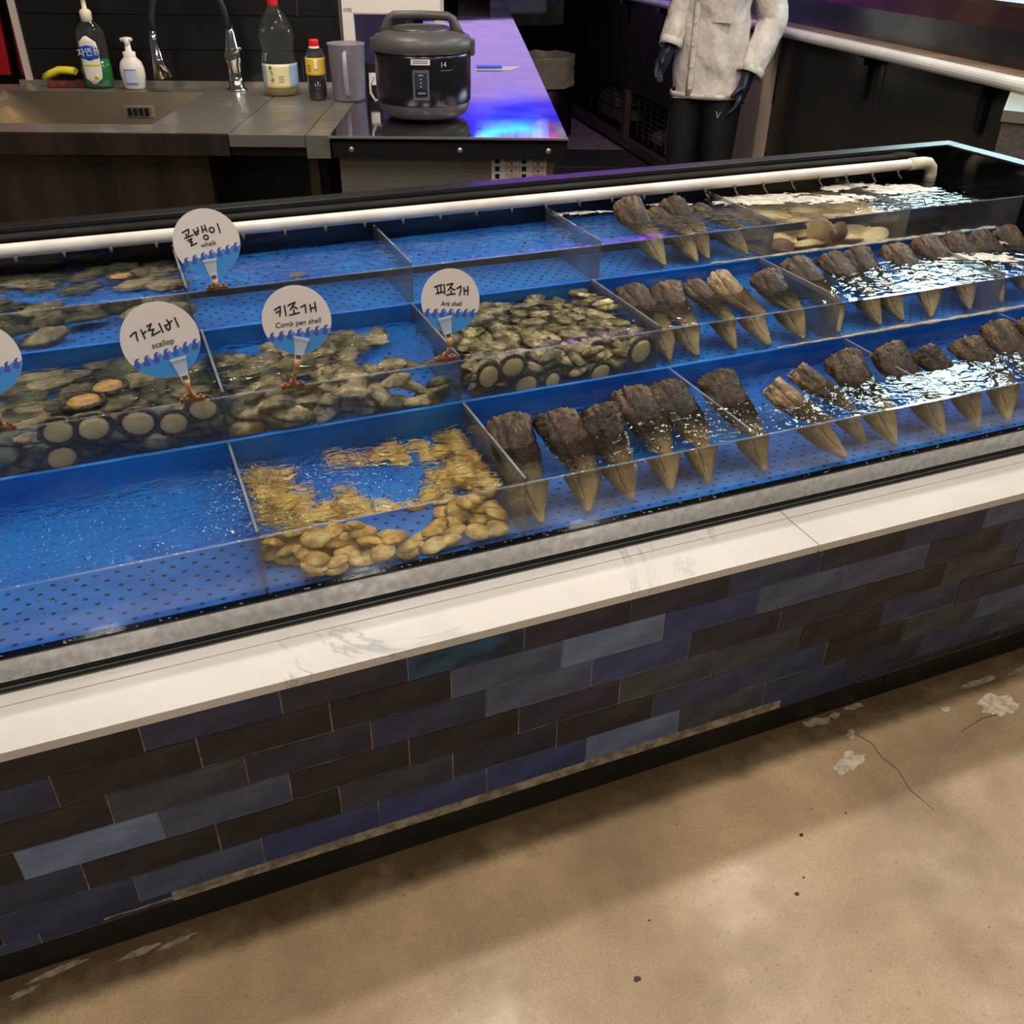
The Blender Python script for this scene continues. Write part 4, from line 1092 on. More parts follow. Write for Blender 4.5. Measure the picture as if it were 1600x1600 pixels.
# fridge counter on the right with the long glossy top
fr = thing('fridge_counter', 'long stainless fridge counter with riveted black edge, lit violet and blue', 'counter')
M_top = mat('glossy_steel_top', (186, 182, 188), .045, 1.0, c2=(170, 166, 172), scale=5, rough2=.09)
bm = BM(); prism(bm, [(-.718, .0), (.002, .0), (-.06, 2.3), (-.13, 4.70), (-.80, 4.70), (-.80, .97), (-.718, .97)], CT_-.012, CT_+.002, M=KM); obj('worktop', bm, M_top, fr)
bm = BM(); kb(bm, (-.712, .004, .868), (.002, .03, CT_-.012)); prism(bm, [(-.03, .03), (.002, .03), (-.13, 4.7), (-.16, 4.7)], .868, CT_-.012, M=KM); obj('edge_band', bm, M_rubber, fr)
bm = BM(); kb(bm, (-.722, -.0035, CT_-.004), (.004, .002, CT_+.0025)); obj('bright_edge', bm, mat('bright_steel_edge', (220, 215, 205), .25, .8), fr)
for x in (-.655, -.325, -.055):
    bm = BM(); lathe(bm, [(.0001, .0035), (.006, .0028), (.0085, 0)], seg=12, M=KM @ Matrix.Translation((x, .004, .893)) @ Matrix.Rotation(math.pi/2, 4, 'X')); obj('rivet', bm, M_steel, fr)
bm = BM(); kb(bm, (-.70, .045, .08), (-.035, .75, .866)); prism(bm, [(-.70, .75), (-.055, .75), (-.16, 4.65), (-.70, 4.65)], .08, .866, M=KM); obj('body', bm, M_steel, fr)
bm = BM(); kb(bm, (-.229, .0405, .768), (-.058, .0445, .882)); st = obj('instruction_sticker', bm, mat('sticker_white', (206, 196, 186), .5), fr)
bm = BM(); kb(bm, (-.229, .0392, .872), (-.058, .0407, .882)); obj('sticker_header', bm, M_ink, st)
bm = BM()
for r in range(4):
    for c in range(4):
        x0 = -.224+c*.0415; z0 = .852-r*.0225
        if c % 2 == 0:
            kb(bm, (x0+.006, .0395, z0-.004), (x0+.020, .0407, z0+.010)); 
        else:
            for q in range(3): kb(bm, (x0, .0395, z0+.010-q*.005), (x0+.034, .0407, z0+.0115-q*.005), mi=1)
            kb(bm, (x0+.013, .0394, z0-.006), (x0+.019, .0407, z0-.002))
for c in (1, 2, 3): kb(bm, (-.2275+c*.0425, .0396, .768), (-.2268+c*.0425, .0407, .872))
obj('sticker_print', bm, [M_ink, mat('sticker_red_print', (190, 110, 100), .5)], st, kind='stuff')

# ---------------------------------------------------------------- things by the sink
def KT(x, y, z=CT_, rot=0.0): return KM @ Matrix.Translation((x, y, z)) @ Matrix.Rotation(math.radians(rot), 4, 'Z')
M_wplastic = mat('white_plastic', (232, 224, 216), .35)
# dish soap
t = thing('dish_soap_bottle', 'tall clear dish soap bottle with green liquid and white pump', 'bottle', mw=KT(-1.715, .885, CT_+.001, 5))
clearp = acrylic_material('clear_plastic', .04, (.5, .52, .5))
bm = BM(); lathe(bm, [(.001, 0), (.050, .002), (.056, .012), (.056, .06), (.053, .10), (.054, .15), (.050, .19), (.036, .215), (.018, .225), (.016, .232)], seg=28, sy=.62); obj('bottle', bm, clearp, t)
bm = BM(); lathe(bm, [(.001, .003), (.047, .004), (.053, .014), (.053, .06), (.050, .098), (.001, .098)], seg=28, sy=.6); obj('green_soap', bm, mat('green_soap', (12, 130, 62), .15, trans=.3), t)
def sticker(name, pts_fn, m, parent, R_, ratio, z0, z1, w, yoff=0.0, n=12, ang0=-90.0, thick=.0008, shape=None):
    bm = BM(); rows = []
    for i in range(9):
        v = i/8; z = z0+(z1-z0)*v
        half = w*(math.sqrt(max(0.02, 1-(2*v-1)**6)) if shape == 'pill' else 1)
        row = []
        for k in range(n+1):
            a = math.radians(ang0)+(-half+2*half*k/n)
            rr = R_(z)+thick
            row.append(bm.verts.new((rr*math.cos(a), rr*ratio*math.sin(a), z)))
        rows.append(row)
    for i in range(8):
        for k in range(n): bm.faces.new((rows[i][k], rows[i][k+1], rows[i+1][k+1], rows[i+1][k])).smooth = True
    o = obj(name, bm, m, parent)
    o.modifiers.new('s', 'SOLIDIFY').thickness = .0006
    return o
lb = sticker('front_label', None, mat('label_white', (232, 226, 214), .4), t, lambda z: .0575, .64, .016, .178, .62, ang0=-98, shape='pill')
sticker('blue_badge', None, mat('label_blue', (20, 84, 184), .4), t, lambda z: .0590, .64, .098, .148, .60, ang0=-98, shape='pill')
text('label_writing', '자연퐁', .030, M_wplastic, t, Matrix.Translation((-.006, -.0400, .124)) @ Matrix.Rotation(math.radians(88), 4, 'X') @ Matrix.Rotation(.1, 4, 'Z'), .0006)
sticker('yellow_bar', None, mat('label_yellow', (216, 206, 60), .4), t, lambda z: .0590, .64, .078, .084, .5, ang0=-94)
bm = BM(); lathe(bm, [(.0001, 0), (.007, .001), (.008, .009), (.004, .014), (.0001, .015)], seg=10, M=Matrix.Translation((.004, -.0385, .035)), sy=.3); obj('lemon_print', bm, mat('print_lemon', (222, 200, 60), .4), t)
bm = BM(); lathe(bm, [(.015, .222), (.020, .226), (.021, .255), (.015, .262), (.009, .264), (.008, .295), (.014, .300), (.015, .310), (.0001, .312)], seg=18)
tube(bm, [(.0, 0, .305), (-.022, -.004, .306), (-.040, -.008, .298)], [.008, .0075, .006], seg=8); obj('pump', bm, mat('cream_pump', (226, 220, 196), .35), t)
# hand soap
t = thing('hand_soap_pump', 'small rounded white hand soap dispenser with foam pump and pale blue label', 'bottle', mw=KT(-1.575, .86, CT_+.001, -6))
bm = BM(); lathe(bm, [(.001, 0), (.034, .001), (.038, .008), (.046, .045), (.046, .07), (.040, .092), (.026, .106), (.023, .110), (.024, .126), (.012, .130), (.010, .158), (.0001, .159)], seg=26, sy=.72); obj('bottle', bm, M_wplastic, t)
bm = BM(); lathe(bm, [(.0001, .172), (.011, .171), (.012, .158), (.010, .150)], seg=14); tube(bm, [(-.022, -.004, .166), (0, 0, .168), (.020, 0, .168)], [.007, .0085, .006], seg=9); obj('pump_head', bm, M_wplastic, t)
lb = sticker('label', None, mat('pale_blue_label', (196, 204, 230), .5), t, lambda z: .0465, .72, .020, .076, .5, ang0=-84)
for q in range(6):
    sticker('label_line', None, mat('label_line_blue', (120, 136, 196), .5), t, lambda z: .0475, .72, .068-.009*q-(.002 if q else 0), .071-.009*q, .40 if q else .46, ang0=-84) if q in (0, 5) else None
# sponge and scourer
M_sponge = mat('yellow_sponge', (232, 214, 48), .8, bump=.8, bscale=400, bdist=.002)
bm = BM(); tube(bm, [(-.062, 0, .030), (-.035, 0, .043), (0, 0, .056), (.03, 0, .056), (.062, 0, .053)], [.020]*5, seg=4, ratio=[.7]*5, up=Vector((0, 0, 1)))
o = obj('sponge', bm, M_sponge, label='bent yellow kitchen sponge on the red scourer beside the sink', cat='sponge', mw=KT(-1.865, .905, CT_+.001, -4)); o.scale = (1, 1.3, 1)
bm = BM(); box(bm, (-.065, -.032, 0), (.075, .032, .020), bev=.006); obj('scourer', bm, mat('dark_red_scourer', (120, 42, 44), .85, c2=(70, 36, 34), scale=30, bump=.8, bscale=300), label='flat dark red scouring pad under the yellow sponge', cat='sponge', mw=KT(-1.845, .905, CT_+.001, 3))
# faucet with hose sprayer
t = thing('kitchen_faucet', 'tall chrome faucet with arching black hose and cone spray head', 'faucet', mw=KT(-1.19, .85, CT_+.001))
M_chrome = mat('chrome', (200, 200, 200), .08, 1.0)
bm = BM(); lathe(bm, [(.036, 0), (.036, .006), (.028, .010), (.026, .09), (.032, .10), (.034, .125), (.026, .15), (.016, .20), (.013, .215), (.0001, .215)], seg=24); obj('body', bm, M_chrome, t)
bm = BM(); cyl(bm, (0, -.01, .12), (.0, -.052, .125), .019, seg=16); tube(bm, [(0, -.04, .128), (.030, -.05, .142), (.046, -.05, .150)], [.011, .008, .005], seg=8); obj('lever', bm, M_chrome, t)
bm = BM()
pts = []
for k in range(19):
    a = math.pi*k/18
    pts.append((-.125+.125*math.cos(a)-(.0 if k < 10 else .008*(k-9)/9), -.02-.05*k/18, .215+.185*math.sin(a)-(.0 if k < 10 else .01*(k-9)/9)))
tube(bm, pts, .0125, seg=10, up=Vector((0, 1, 0))); obj('hose', bm, mat('black_hose', (40, 38, 38), .4), t)
e = Vector(pts[-1])
bm = BM(); tube(bm, [e, e+Vector((-.002, 0, -.03)), e+Vector((.004, -.004, -.09)), e+Vector((.012, -.006, -.155))], [.012, .013, .020, .033], seg=18, up=Vector((0, 1, 0))); obj('spray_head', bm, M_chrome, t)
# cooking liquor bottle
t = thing('cooking_oil_bottle', 'large clear bottle with red cap, quarter full of pale yellow liquid', 'bottle', mw=KT(-1.005, .765, CT_+.0015, 10))
ob = [(.001, 0), (.058, .002), (.064, .010), (.064, .105), (.060, .125), (.057, .150), (.063, .185), (.060, .215), (.044, .252), (.020, .285), (.0165, .300)]
bm = BM(); lathe(bm, ob, seg=28); obj('bottle', bm, clearp, t)
bm = BM(); lathe(bm, [(.001, .004), (.056, .004), (.061, .012), (.061, .052), (.001, .052)], seg=28); obj('yellow_liquid', bm, mat('pale_yellow_liquid', (206, 192, 110), .12, trans=.75, ior=1.3), t)
bm = BM(); lathe(bm, [(.0185, .290), (.0195, .292), (.0200, .325), (.017, .329), (.0001, .329)], seg=20); obj('red_cap', bm, mat('red_cap', (214, 34, 44), .35), t)
sticker('side_label', None, mat('label_pale_blue', (150, 178, 214), .5), t, lambda z: .0645, 1.0, .030, .108, 1.35, ang0=-85)
sticker('front_label', None, mat('label_cream', (224, 216, 168), .5), t, lambda z: .0655, 1.0, .030, .106, .72, ang0=-98)
sticker('green_mark', None, mat('label_green', (60, 110, 60), .5), t, lambda z: .0665, 1.0, .092, .102, .07, ang0=-118)
bm = BM()
for p in ([(-.028, .088), (-.022, .084), (-.026, .078), (-.020, .074)], [(-.026, .066), (-.018, .060)], [(-.030, .056), (-.020, .058), (-.024, .050)]): stroke(bm, p, .0012)
obj('brush_writing', bm, M_ink, t, mw=t.matrix_world @ Matrix.Translation((-.004, -.0672, 0)) @ Matrix.Rotation(math.pi/2, 4, 'X'))
for q in range(3): sticker('small_print', None, mat('small_print_gold', (170, 150, 90), .5), t, lambda z: .0665, 1.0, .066-.008*q, .069-.008*q, .14, ang0=-86)
# soy sauce
t = thing('soy_sauce_bottle', 'small soy sauce bottle with red cap and yellow label', 'bottle', mw=KT(-.855, .66, CT_+.002, 0))
bm = BM(); lathe(bm, [(.001, 0), (.031, .001), (.034, .008), (.034, .075), (.031, .085), (.033, .095), (.034, .14), (.028, .158), (.016, .172), (.014, .18)], seg=24); obj('bottle', bm, clearp, t)
bm = BM(); lathe(bm, [(.001, .003), (.030, .003), (.0325, .010), (.0325, .074), (.001, .076)], seg=24); obj('dark_sauce', bm, mat('soy_sauce', (16, 10, 12), .12), t)
bm = BM(); lathe(bm, [(.0175, .166), (.0185, .172), (.0001, .173)], seg=18); obj('white_neck_ring', bm, M_wplastic, t)
bm = BM(); lathe(bm, [(.0165, .172), (.0175, .190), (.0165, .194), (.0001, .194)], seg=18); obj('red_cap', bm, mat('red_cap2', (220, 30, 40), .35), t)
sticker('yellow_label', None, mat('label_amber', (226, 186, 74), .5), t, lambda z: .0345, 1.0, .082, .138, 1.5, ang0=-90)
sticker('label_patch', None, mat('label_patch_white', (236, 226, 196), .5), t, lambda z: .0355, 1.0, .102, .132, .18, ang0=-80)
for q in range(3): sticker('label_mark', None, mat('label_red', (180, 90, 40), .5), t, lambda z: .0355, 1.0, .112-.008*q, .115-.008*q, .18, ang0=-120)
# measuring jug
t = thing('plastic_jug', 'translucent grey plastic jug with ribbed handle beside the rice cooker', 'jug', mw=KT(-.742, .655, CT_+.0025, 0))
M_jug = mat('smoky_plastic', (168, 162, 176), .25, trans=.55, ior=1.25)
bm = BM(); lathe(bm, [(.0001, .0), (.054, .001), (.057, .010), (.064, .175), (.067, .18), (.067, .184), (.062, .184), (.054, .012), (.0001, .008)], seg=30); obj('jug', bm, M_jug, t)
bm = BM(); tube(bm, [(.004, -.063, .160), (.004, -.088, .155), (.004, -.094, .12), (.004, -.092, .06), (.004, -.082, .03), (.004, -.056, .028)], .0085, seg=8, up=Vector((1, 0, 0))); obj('handle', bm, mat('handle_plastic', (150, 144, 158), .3), t)
# white angled tap standing behind the jug
bm = BM(); box(bm, (-.020, -.015, .0), (.020, .015, .285), bev=.004); box(bm, (-.020, -.015, .262), (.33, .015, .315), bev=.006)
obj('white_angle_arm', bm, M_wplastic, label='white L-shaped appliance arm rising behind the jug and rice cooker', cat='fixture', mw=KT(-.745, .79, CT_+.003, 0))
bm = BM(); box(bm, (-.25, -.01, .345), (.26, .02, .60), bev=.004); box(bm, (-.03, -.008, 0), (.03, .018, .345)); 
tv = obj('dark_monitor', bm, mat('monitor_shell', (20, 20, 22), .4), label='black framed monitor behind the rice cooker at the top edge', cat='monitor', mw=KT(-.60, 1.20, CT_+.003, 0))
bm = BM(); box(bm, (-.235, -.012, .36), (.245, -.0095, .585)); obj('screen', bm, mat('grey_screen', (50, 54, 60), .1), tv)
bm = BM(); box(bm, (-.02, -.02, 0), (.02, .02, 1.2), bev=.002); obj('white_post', bm, M_wplastic, label='narrow white post beside the monitor at the top edge', cat='post', mw=KT(-.47, 1.75, CT_+.003, 0))
bm = BM(); box(bm, (-.028, -.02, 0), (.028, .02, .12), bev=.004); sk = obj('seasoning_shaker', bm, M_rubber, label='dark container with white tag between jug and rice cooker', cat='container', mw=KT(-.655, .70, CT_+.003, 0))
bm = BM(); box(bm, (-.016, -.0215, .045), (.016, -.0198, .085)); obj('white_tag', bm, M_wplastic, sk)
# rice cooker
t = thing('rice_cooker', 'large dark grey electric rice cooker with carrying handle', 'rice cooker', mw=KT(-.452, .345, CT_+.003, -4))
M_cook = mat('graphite_metal', (74, 72, 82), .24, .9, c2=(62, 60, 70), scale=3, rough2=.30)
M_lid = mat('grey_lid_plastic', (74, 72, 72), .42)
bm = BM(); lathe(bm, [(.0001, .006), (.118, .006), (.136, .014), (.148, .034), (.1505, .050)], seg=48); obj('base', bm, M_lid, t)
bm = BM(); lathe(bm, [(.1495, .050), (.1525, .054), (.1545, .10), (.1545, .185), (.1535, .196), (.150, .198)], seg=48); obj('body', bm, M_cook, t)
bm = BM(); lathe(bm, [(.150, .197), (.160, .200), (.162, .212), (.160, .228), (.150, .242), (.120, .254), (.06, .262), (.0001, .263)], seg=48); lid = obj('lid', bm, M_lid, t)
bm = BM(); lathe(bm, [(.0001, .268), (.085, .266), (.098, .262), (.10, .256)], seg=40); obj('lid_plate', bm, mat('lid_plate', (60, 58, 60), .35), lid)
bm = BM(); tube(bm, [(-.122, -.01, .235), (-.110, -.012, .262), (-.100, -.014, .287), (-.086, -.014, .296), (0, -.014, .298), (.086, -.014, .296), (.100, -.014, .287), (.110, -.012, .262), (.122, -.01, .235)], [.020, .017, .014, .013, .013, .013, .014, .017, .020], seg=10, ratio=[.9]*9, up=Vector((0, 1, 0))); obj('handle', bm, M_lid, t)
for s in (-1, 1):
    bm = BM(); box(bm, (s*.156-.010, -.024, .185), (s*.156+.012, .024, .232), bev=.005); obj('handle_hinge', bm, M_lid, t)
def curved(name, m, ang, half, z0, z1, R_=.1548, th=.0022, par=t):
    bm = BM(); n = 8; a_, b_ = [], []
    for k in range(n+1):
        a = math.radians(ang-half+2*half*k/n)
        for L_, rr in ((a_, R_), (b_, R_+th)):
            L_.append([bm.verts.new((rr*math.cos(a), rr*math.sin(a), z)) for z in (z0, z1)])
    for k in range(n):
        bm.faces.new((b_[k][0], b_[k+1][0], b_[k+1][1], b_[k][1])); bm.faces.new((a_[k][1], a_[k][0], b_[k][0], b_[k][1])) if k == 0 else None
        bm.faces.new((a_[k][1], a_[k+1][1], b_[k+1][1], b_[k][1])); bm.faces.new((a_[k][0], a_[k+1][0], b_[k+1][0], b_[k][0]))
        if k == n-1: bm.faces.new((a_[n][0], a_[n][1], b_[n][1], b_[n][0]))
    return obj(name, bm, m, par)
pn = curved('control_panel', mat('panel_grey', (92, 94, 104), .35), -85, 9.5, .072, .158)
curved('panel_inset', mat('panel_dark', (52, 54, 62), .3), -85, 7.0, .080, .150, .157, .001)
curved('switch_recess', M_rubber, -85, 6.2, .084, .103, .158, .001)
curved('switch_lever', mat('switch_silver', (150, 150, 156), .3, .6), -84.5, 4.4, .089, .096, .159, .0025)
for z in (.142, .131, .120, .110): curved('panel_print', mat('panel_print_pale', (170, 176, 190), .5), -85, 2.6 if z == .142 else .9, z, z+.003, .158, .0007)
curved('white_sticker', M_wplastic, -85, 11.0, .172, .188, .1548, .0006)
for q in (0, 1): curved('sticker_print', mat('grey_print', (120, 120, 120), .5), -85, 8.5, .1765+.0055*q, .1790+.0055*q, .1556, .0004)
mw14 = Matrix.Rotation(math.radians(-58+90), 4, 'Z') @ Matrix.Translation((0, -.1552, .171)) @ Matrix.Rotation(math.pi/2, 4, 'X')
text('capacity_number', '14', .022, mat('print_silver', (190, 186, 190), .4), t, mw14, .0004)
curved('number_underline', mat('print_silver2', (150, 146, 150), .4), -54, 8, .1545, .1556, .1548, .0005)
bm = BM(); tube(bm, [(-.150, .06, .045), (-.172, .05, .035), (-.186, .045, .06), (-.186, .05, .085), (-.178, .07, .105)], .0042, seg=8); obj('power_cord', bm, M_wplastic, t)
# blue packet on white paper, far on the top
bm = BM(); prism(bm, [(-.085, -.05), (.06, -.075), (.125, .035), (-.06, .05)], 0, .0015)
obj('paper_sheet', bm, M_wplastic, label='creased white paper sheet on the glossy top behind the cooker', cat='paper', mw=KT(-.225, 1.50, CT_+.003, 8))
bm = BM(); box(bm, (-.055, -.025, 0), (.055, .03, .007), bev=.002); obj('blue_packet', bm, mat('blue_packet', (20, 90, 220), .3), label='small shiny blue packet lying on the white paper', cat='packet', mw=KT(-.245, 1.50, CT_+.0055, 4))
# red boards leaning at far left
for i, (x, w, tl) in enumerate(((-2.165, .075, 4), (-2.070, .028, 7))):
    bm = BM(); box(bm, (-w, -.010, 0), (w*.35, .010, .62), bev=.006)
    obj('red_board', bm, mat('red_plastic_board', (196, 22, 40), .4), label=('wide red plastic board leaning at the left picture edge', 'narrow red plastic board leaning right of the wide red one')[i], cat='board', mw=KT(x, 1.10, CT_+.012, 0) @ Matrix.Rotation(math.radians(3), 4, 'Y'))
# ---------------------------------------------------------------- service counter on the right
import numpy as _np
RM = Matrix(((-.16367, .98651, 0, 3.485), (-.98651, -.16367, 0, 4.698), (0, 0, 1, 0), (0, 0, 0, 1)))
def rb(bm, a, b, bev=0.0, mi=0): box(bm, a, b, RM, bev, mi)
sc = thing('service_counter', 'long dark service counter with rounded white edge behind the person', 'counter')
M_nose = mat('pale_counter_edge', (212, 210, 204), .28, c2=(196, 196, 194), scale=4)
M_olive = mat('dark_olive_panel', (52, 48, 42), .22, c2=(44, 40, 36), scale=2, rough2=.3)
M_tan = mat('tan_counter_top', (136, 112, 92), .35, c2=(112, 92, 76), scale=5)
bm = BM(); rb(bm, (-3.4, .0, 1.0), (4.6, .15, 1.046)); cyl(bm, (-3.4, .0, 1.023), (4.6, .0, 1.023), .023, seg=16, M=RM); obj('rounded_edge', bm, M_nose, sc)
bm = BM(); rb(bm, (-3.4, .02, 1.046), (4.6, .135, 1.048)); obj('worktop', bm, M_tan, sc)
bm = BM(); rb(bm, (-3.4, .13, 1.046), (4.6, .15, 1.165)); obj('steel_splash', bm, mat('bluish_steel', (112, 116, 116), .28, 1.0, c2=(92, 92, 90), scale=3, rough2=.36), sc)
bm = BM(); prism(bm, [(.13, 1.165), (.19, 1.165), (.19, 1.235), (.165, 1.235)], -3.4, 4.6, M=RM @ Matrix(((0, 0, 1, 0), (1, 0, 0, 0), (0, 1, 0, 0), (0, 0, 0, 1)))); obj('brown_lip', bm, mat('brown_steel', (104, 76, 56), .3, .8, c2=(78, 58, 46), scale=3), sc)
bm = BM(); rb(bm, (-3.4, .165, 1.235), (4.6, .95, 1.25)); obj('upper_deck', bm, mat('brown_deck', (92, 72, 62), .3, .5, c2=(70, 56, 50), scale=7), sc)
# panels
x = -2.5
for a, b in ((-2.5, -1.86), (-1.85, -1.21), (-1.20, -.56), (-.55, .33)):
    bm = BM(); rb(bm, (a, .06, .405), (b, .08, .995), .003); pnl = obj('door_panel', bm, mat('dark_door', (54, 44, 36), .30, c2=(44, 37, 32), scale=2, rough2=.4) if a == -2.5 else bpy.data.materials['dark_door'], sc)
bm = BM(); rb(bm, (.345, .05, .0), (1.16, .07, .995)); obj('side_panel', bm, M_rubber, sc)
for a, b in ((1.445, 2.40), (2.405, 3.35), (3.355, 4.6)):
    bm = BM(); rb(bm, (a, .06, .02), (b, .08, .995), .003); obj('dark_panel', bm, M_olive, sc)
bm = BM(); rb(bm, (1.17, -.01, 0), (1.43, .06, .985), .004); obj('cream_post', bm, mat('cream_post_paint', (188, 168, 146), .5), sc)
for s_ in (-.95, -.20, 1.12, 2.30, 3.10):
    bm = BM(); rb(bm, (s_-.018, .028, .84), (s_+.018, .058, .985), .003); rb(bm, (s_-.035, -.005, .965), (s_+.03, .058, .995), .002); obj('bracket', bm, M_rubber, sc)
for z in (.035,):
    bm = BM(); rb(bm, (-2.5, .03, .02), (.62, .075, .085), .002); obj('bottom_rail', bm, mat('dull_rail_steel', (116, 104, 90), .4, .7), sc)
for s_ in (-2.5, -.84, .33):
    bm = BM(); rb(bm, (s_-.035, .03, .085), (s_+.035, .075, .41), .002); obj('upright', bm, bpy.data.materials['dull_rail_steel'], sc)
bm = BM(); rb(bm, (-2.5, .60, .02), (.33, .62, .995)); rb(bm, (-2.5, .08, .06), (.33, .60, .075)); obj('shelf_carcass', bm, M_rubber, sc)
bm = BM(); rb(bm, (-2.5, .10, -.01), (4.6, .12, .02)); obj('toe_kick', bm, M_rubber, sc)
# wire baskets with white tubs
M_wire = mat('grey_wire', (120, 112, 102), .35, .8)
def basket(s0, s1, z0, z1, label):
    t = thing('wire_basket', label, 'basket')
    bm = BM()
    for k in range(9):
        z = z0+(z1-z0)*k/8
        cyl(bm, (s0, .12, z), (s1, .12, z), .0035, seg=6, M=RM); cyl(bm, (s0, .45, z), (s1, .45, z), .003, seg=6, M=RM)
    for k in range(5):
        s_ = s0+(s1-s0)*k/4
        cyl(bm, (s_, .12, z0), (s_, .12, z1), .0045, seg=6, M=RM)
    for w in (.12, .23, .34, .45): cyl(bm, (s0, w, z0), (s1, w, z0), .0035, seg=6, M=RM)
    obj('wire_mesh', bm, M_wire, t, kind='stuff')
    bm = BM(); rb(bm, (s0-.005, .115, z1-.004), (s1+.005, .125, z1+.006)); obj('rim', bm, M_wire, t)
basket(-1.95, -.93, .09, .36, 'wide wire basket holding white tubs under the service counter, left')
basket(-.76, -.22, .09, .36, 'narrow wire basket under the service counter, left of the red net')
bm = BM(); 
for i, (s_, z, w) in enumerate([(-1.80, .10, .16), (-1.62, .10, .2), (-1.42, .10, .18), (-1.72, .19, .17), (-1.52, .19, .19), (-1.60, .265, .18)]):
    bm = BM(); rb(bm, (s_-w/2, .16, z), (s_+w/2, .38, z+.075), .008)
    for k in range(3): rb(bm, (s_-w/2-.004, .155, z+.062-.02*k), (s_+w/2+.004, .385, z+.068-.02*k), .002)
    obj('white_tub', bm, mat('tub_white', (150, 140, 122), .5) if i == 0 else bpy.data.materials['tub_white'], label='off-white tub in the wide wire basket, '+('bottom left', 'bottom middle', 'bottom right', 'second layer left', 'second layer right', 'topmost')[i], cat='tub', group='tubs in the wire basket')
bm = BM()
tube(bm, [RM @ Vector((-.50, .2, .08)), RM @ Vector((-.48, .2, .13)), RM @ Vector((-.44, .2, .17))], [.03, .07, .03], seg=12); obj('plastic_bag', bm, mat('grey_bag', (120, 116, 110), .4), label='crumpled grey plastic bag inside the narrow wire basket', cat='bag')
bm = BM()
for k in range(14):
    a = k/13; z = .10+.26*a
    tube(bm, [RM @ Vector((-.12+.035*math.cos(q), .14+.035*math.sin(q), z+.004*math.sin(q*3+k))) for q in [i*math.pi/5 for i in range(11)]], .007, seg=5, caps=False)
nt_ = obj('net_cord', bm, mat('red_net', (150, 70, 52), .6), kind='stuff')
t = thing('red_net_bag', 'tall red mesh bag hanging beside the narrow wire basket', 'bag'); nt_.parent = t
bm = BM(); lathe(bm, [(.001, .10), (.027, .11), (.030, .2), (.027, .34), (.001, .36)], seg=12, M=RM @ Matrix.Translation((-.12, .14, 0))); obj('contents', bm, mat('net_contents', (160, 120, 96), .7, c2=(110, 70, 54), scale=40), t)
# display on the upper deck at the top right corner
for i, (s_, w, c, lab) in enumerate([(2.62, .38, (186, 150, 150), 'pink lidded tray on the upper deck at the top right corner'), (3.12, .33, (196, 160, 150), 'second pink lidded tray at the right end of the upper deck')]):
    bm = BM(); rb(bm, (s_-.2, w, 1.251), (s_+.2, w+.3, 1.31), .01); obj('pink_tray', bm, mat('pink_tray_'+'ab'[i], c, .3), label=lab, cat='tray')
for i, (s_, w) in enumerate([(2.40, .30), (3.02, .24), (1.95, .26)]):
    t = thing('plastic_flower', ('yellow and white plastic flower on the upper deck, left of the pink tray', 'bright yellow plastic flower at the top right corner', 'small yellow plastic flower furthest left on the upper deck')[i], 'decoration')
    for k in range(7):
        a = k*2*math.pi/7
        bm = BM(); lathe(bm, [(.0001, .006), (.014, .004), (.018, 0)], seg=8, sy=.6, M=RM @ Matrix.Translation((s_+.018*math.cos(a), w+.018*math.sin(a), 1.275)) @ Matrix.Rotation(a, 4, 'Z'))
        obj('petal', bm, mat('petal_yellow', (214, 214, 40), .5) if (i, k) == (0, 0) else bpy.data.materials['petal_yellow'], t)
    bm = BM(); lathe(bm, [(.0001, .030), (.010, .028), (.012, .012), (.022, 0), (.0001, 0)], seg=10, M=RM @ Matrix.Translation((s_, w, 1.251))); obj('centre', bm, M_wplastic, t)

# grey cabinet right of the tank
t = thing('grey_cabinet', 'grey speckled cabinet with cream top beyond the right end of the tank', 'cabinet')
M_gran = mat('speckled_grey', (96, 88, 80), .5, c2=(80, 72, 66), scale=80)
bm = BM(); prism(bm, [(2.61, 1.17), (3.11, 1.60), (3.4, 1.2), (2.9, .72)], 0, .972); obj('body', bm, M_gran, t)
bm = BM(); prism(bm, [(2.60, 1.17), (3.12, 1.615), (3.42, 1.2), (2.9, .70)], .972, 1.005); obj('cream_top', bm, mat('cream_top', (112, 106, 94), .6), t)

# black cupboard with glass door and the bin, far behind the counters
t = thing('glass_door_cabinet', 'black cabinet with small glass window at the top edge, behind the bin', 'cabinet')
bm = BM(); box(bm, (2.55, 6.10, 0), (3.50, 6.60, .80)); box(bm, (2.55, 6.10, 1.6), (3.50, 6.60, 1.75)); box(bm, (2.55, 6.10, .8), (2.80, 6.60, 1.6)); box(bm, (3.40, 6.10, .8), (3.50, 6.60, 1.6)); box(bm, (2.8, 6.5, .8), (3.4, 6.6, 1.6)); obj('carcass', bm, M_black, t)
bm = BM(); box(bm, (2.80, 6.105, .80), (3.40, 6.112, 1.6)); obj('glass_pane', bm, M_acryl, t)
bm = BM(); box(bm, (2.85, 6.3, .86), (3.35, 6.48, 1.05), bev=.02); obj('grey_contents', bm, mat('grey_green_boxes', (92, 104, 100), .4), t)
t = thing('waste_bin', 'black waste bin wrapped in a shiny grey bag behind the counters', 'bin')
bm = BM(); lathe(bm, [(.001, 0), (.17, .0), (.21, .58), (.001, .58)], seg=24, M=Matrix.Translation((3.02, 5.62, 0))); obj('bin', bm, M_rubber, t)
bm = BM()
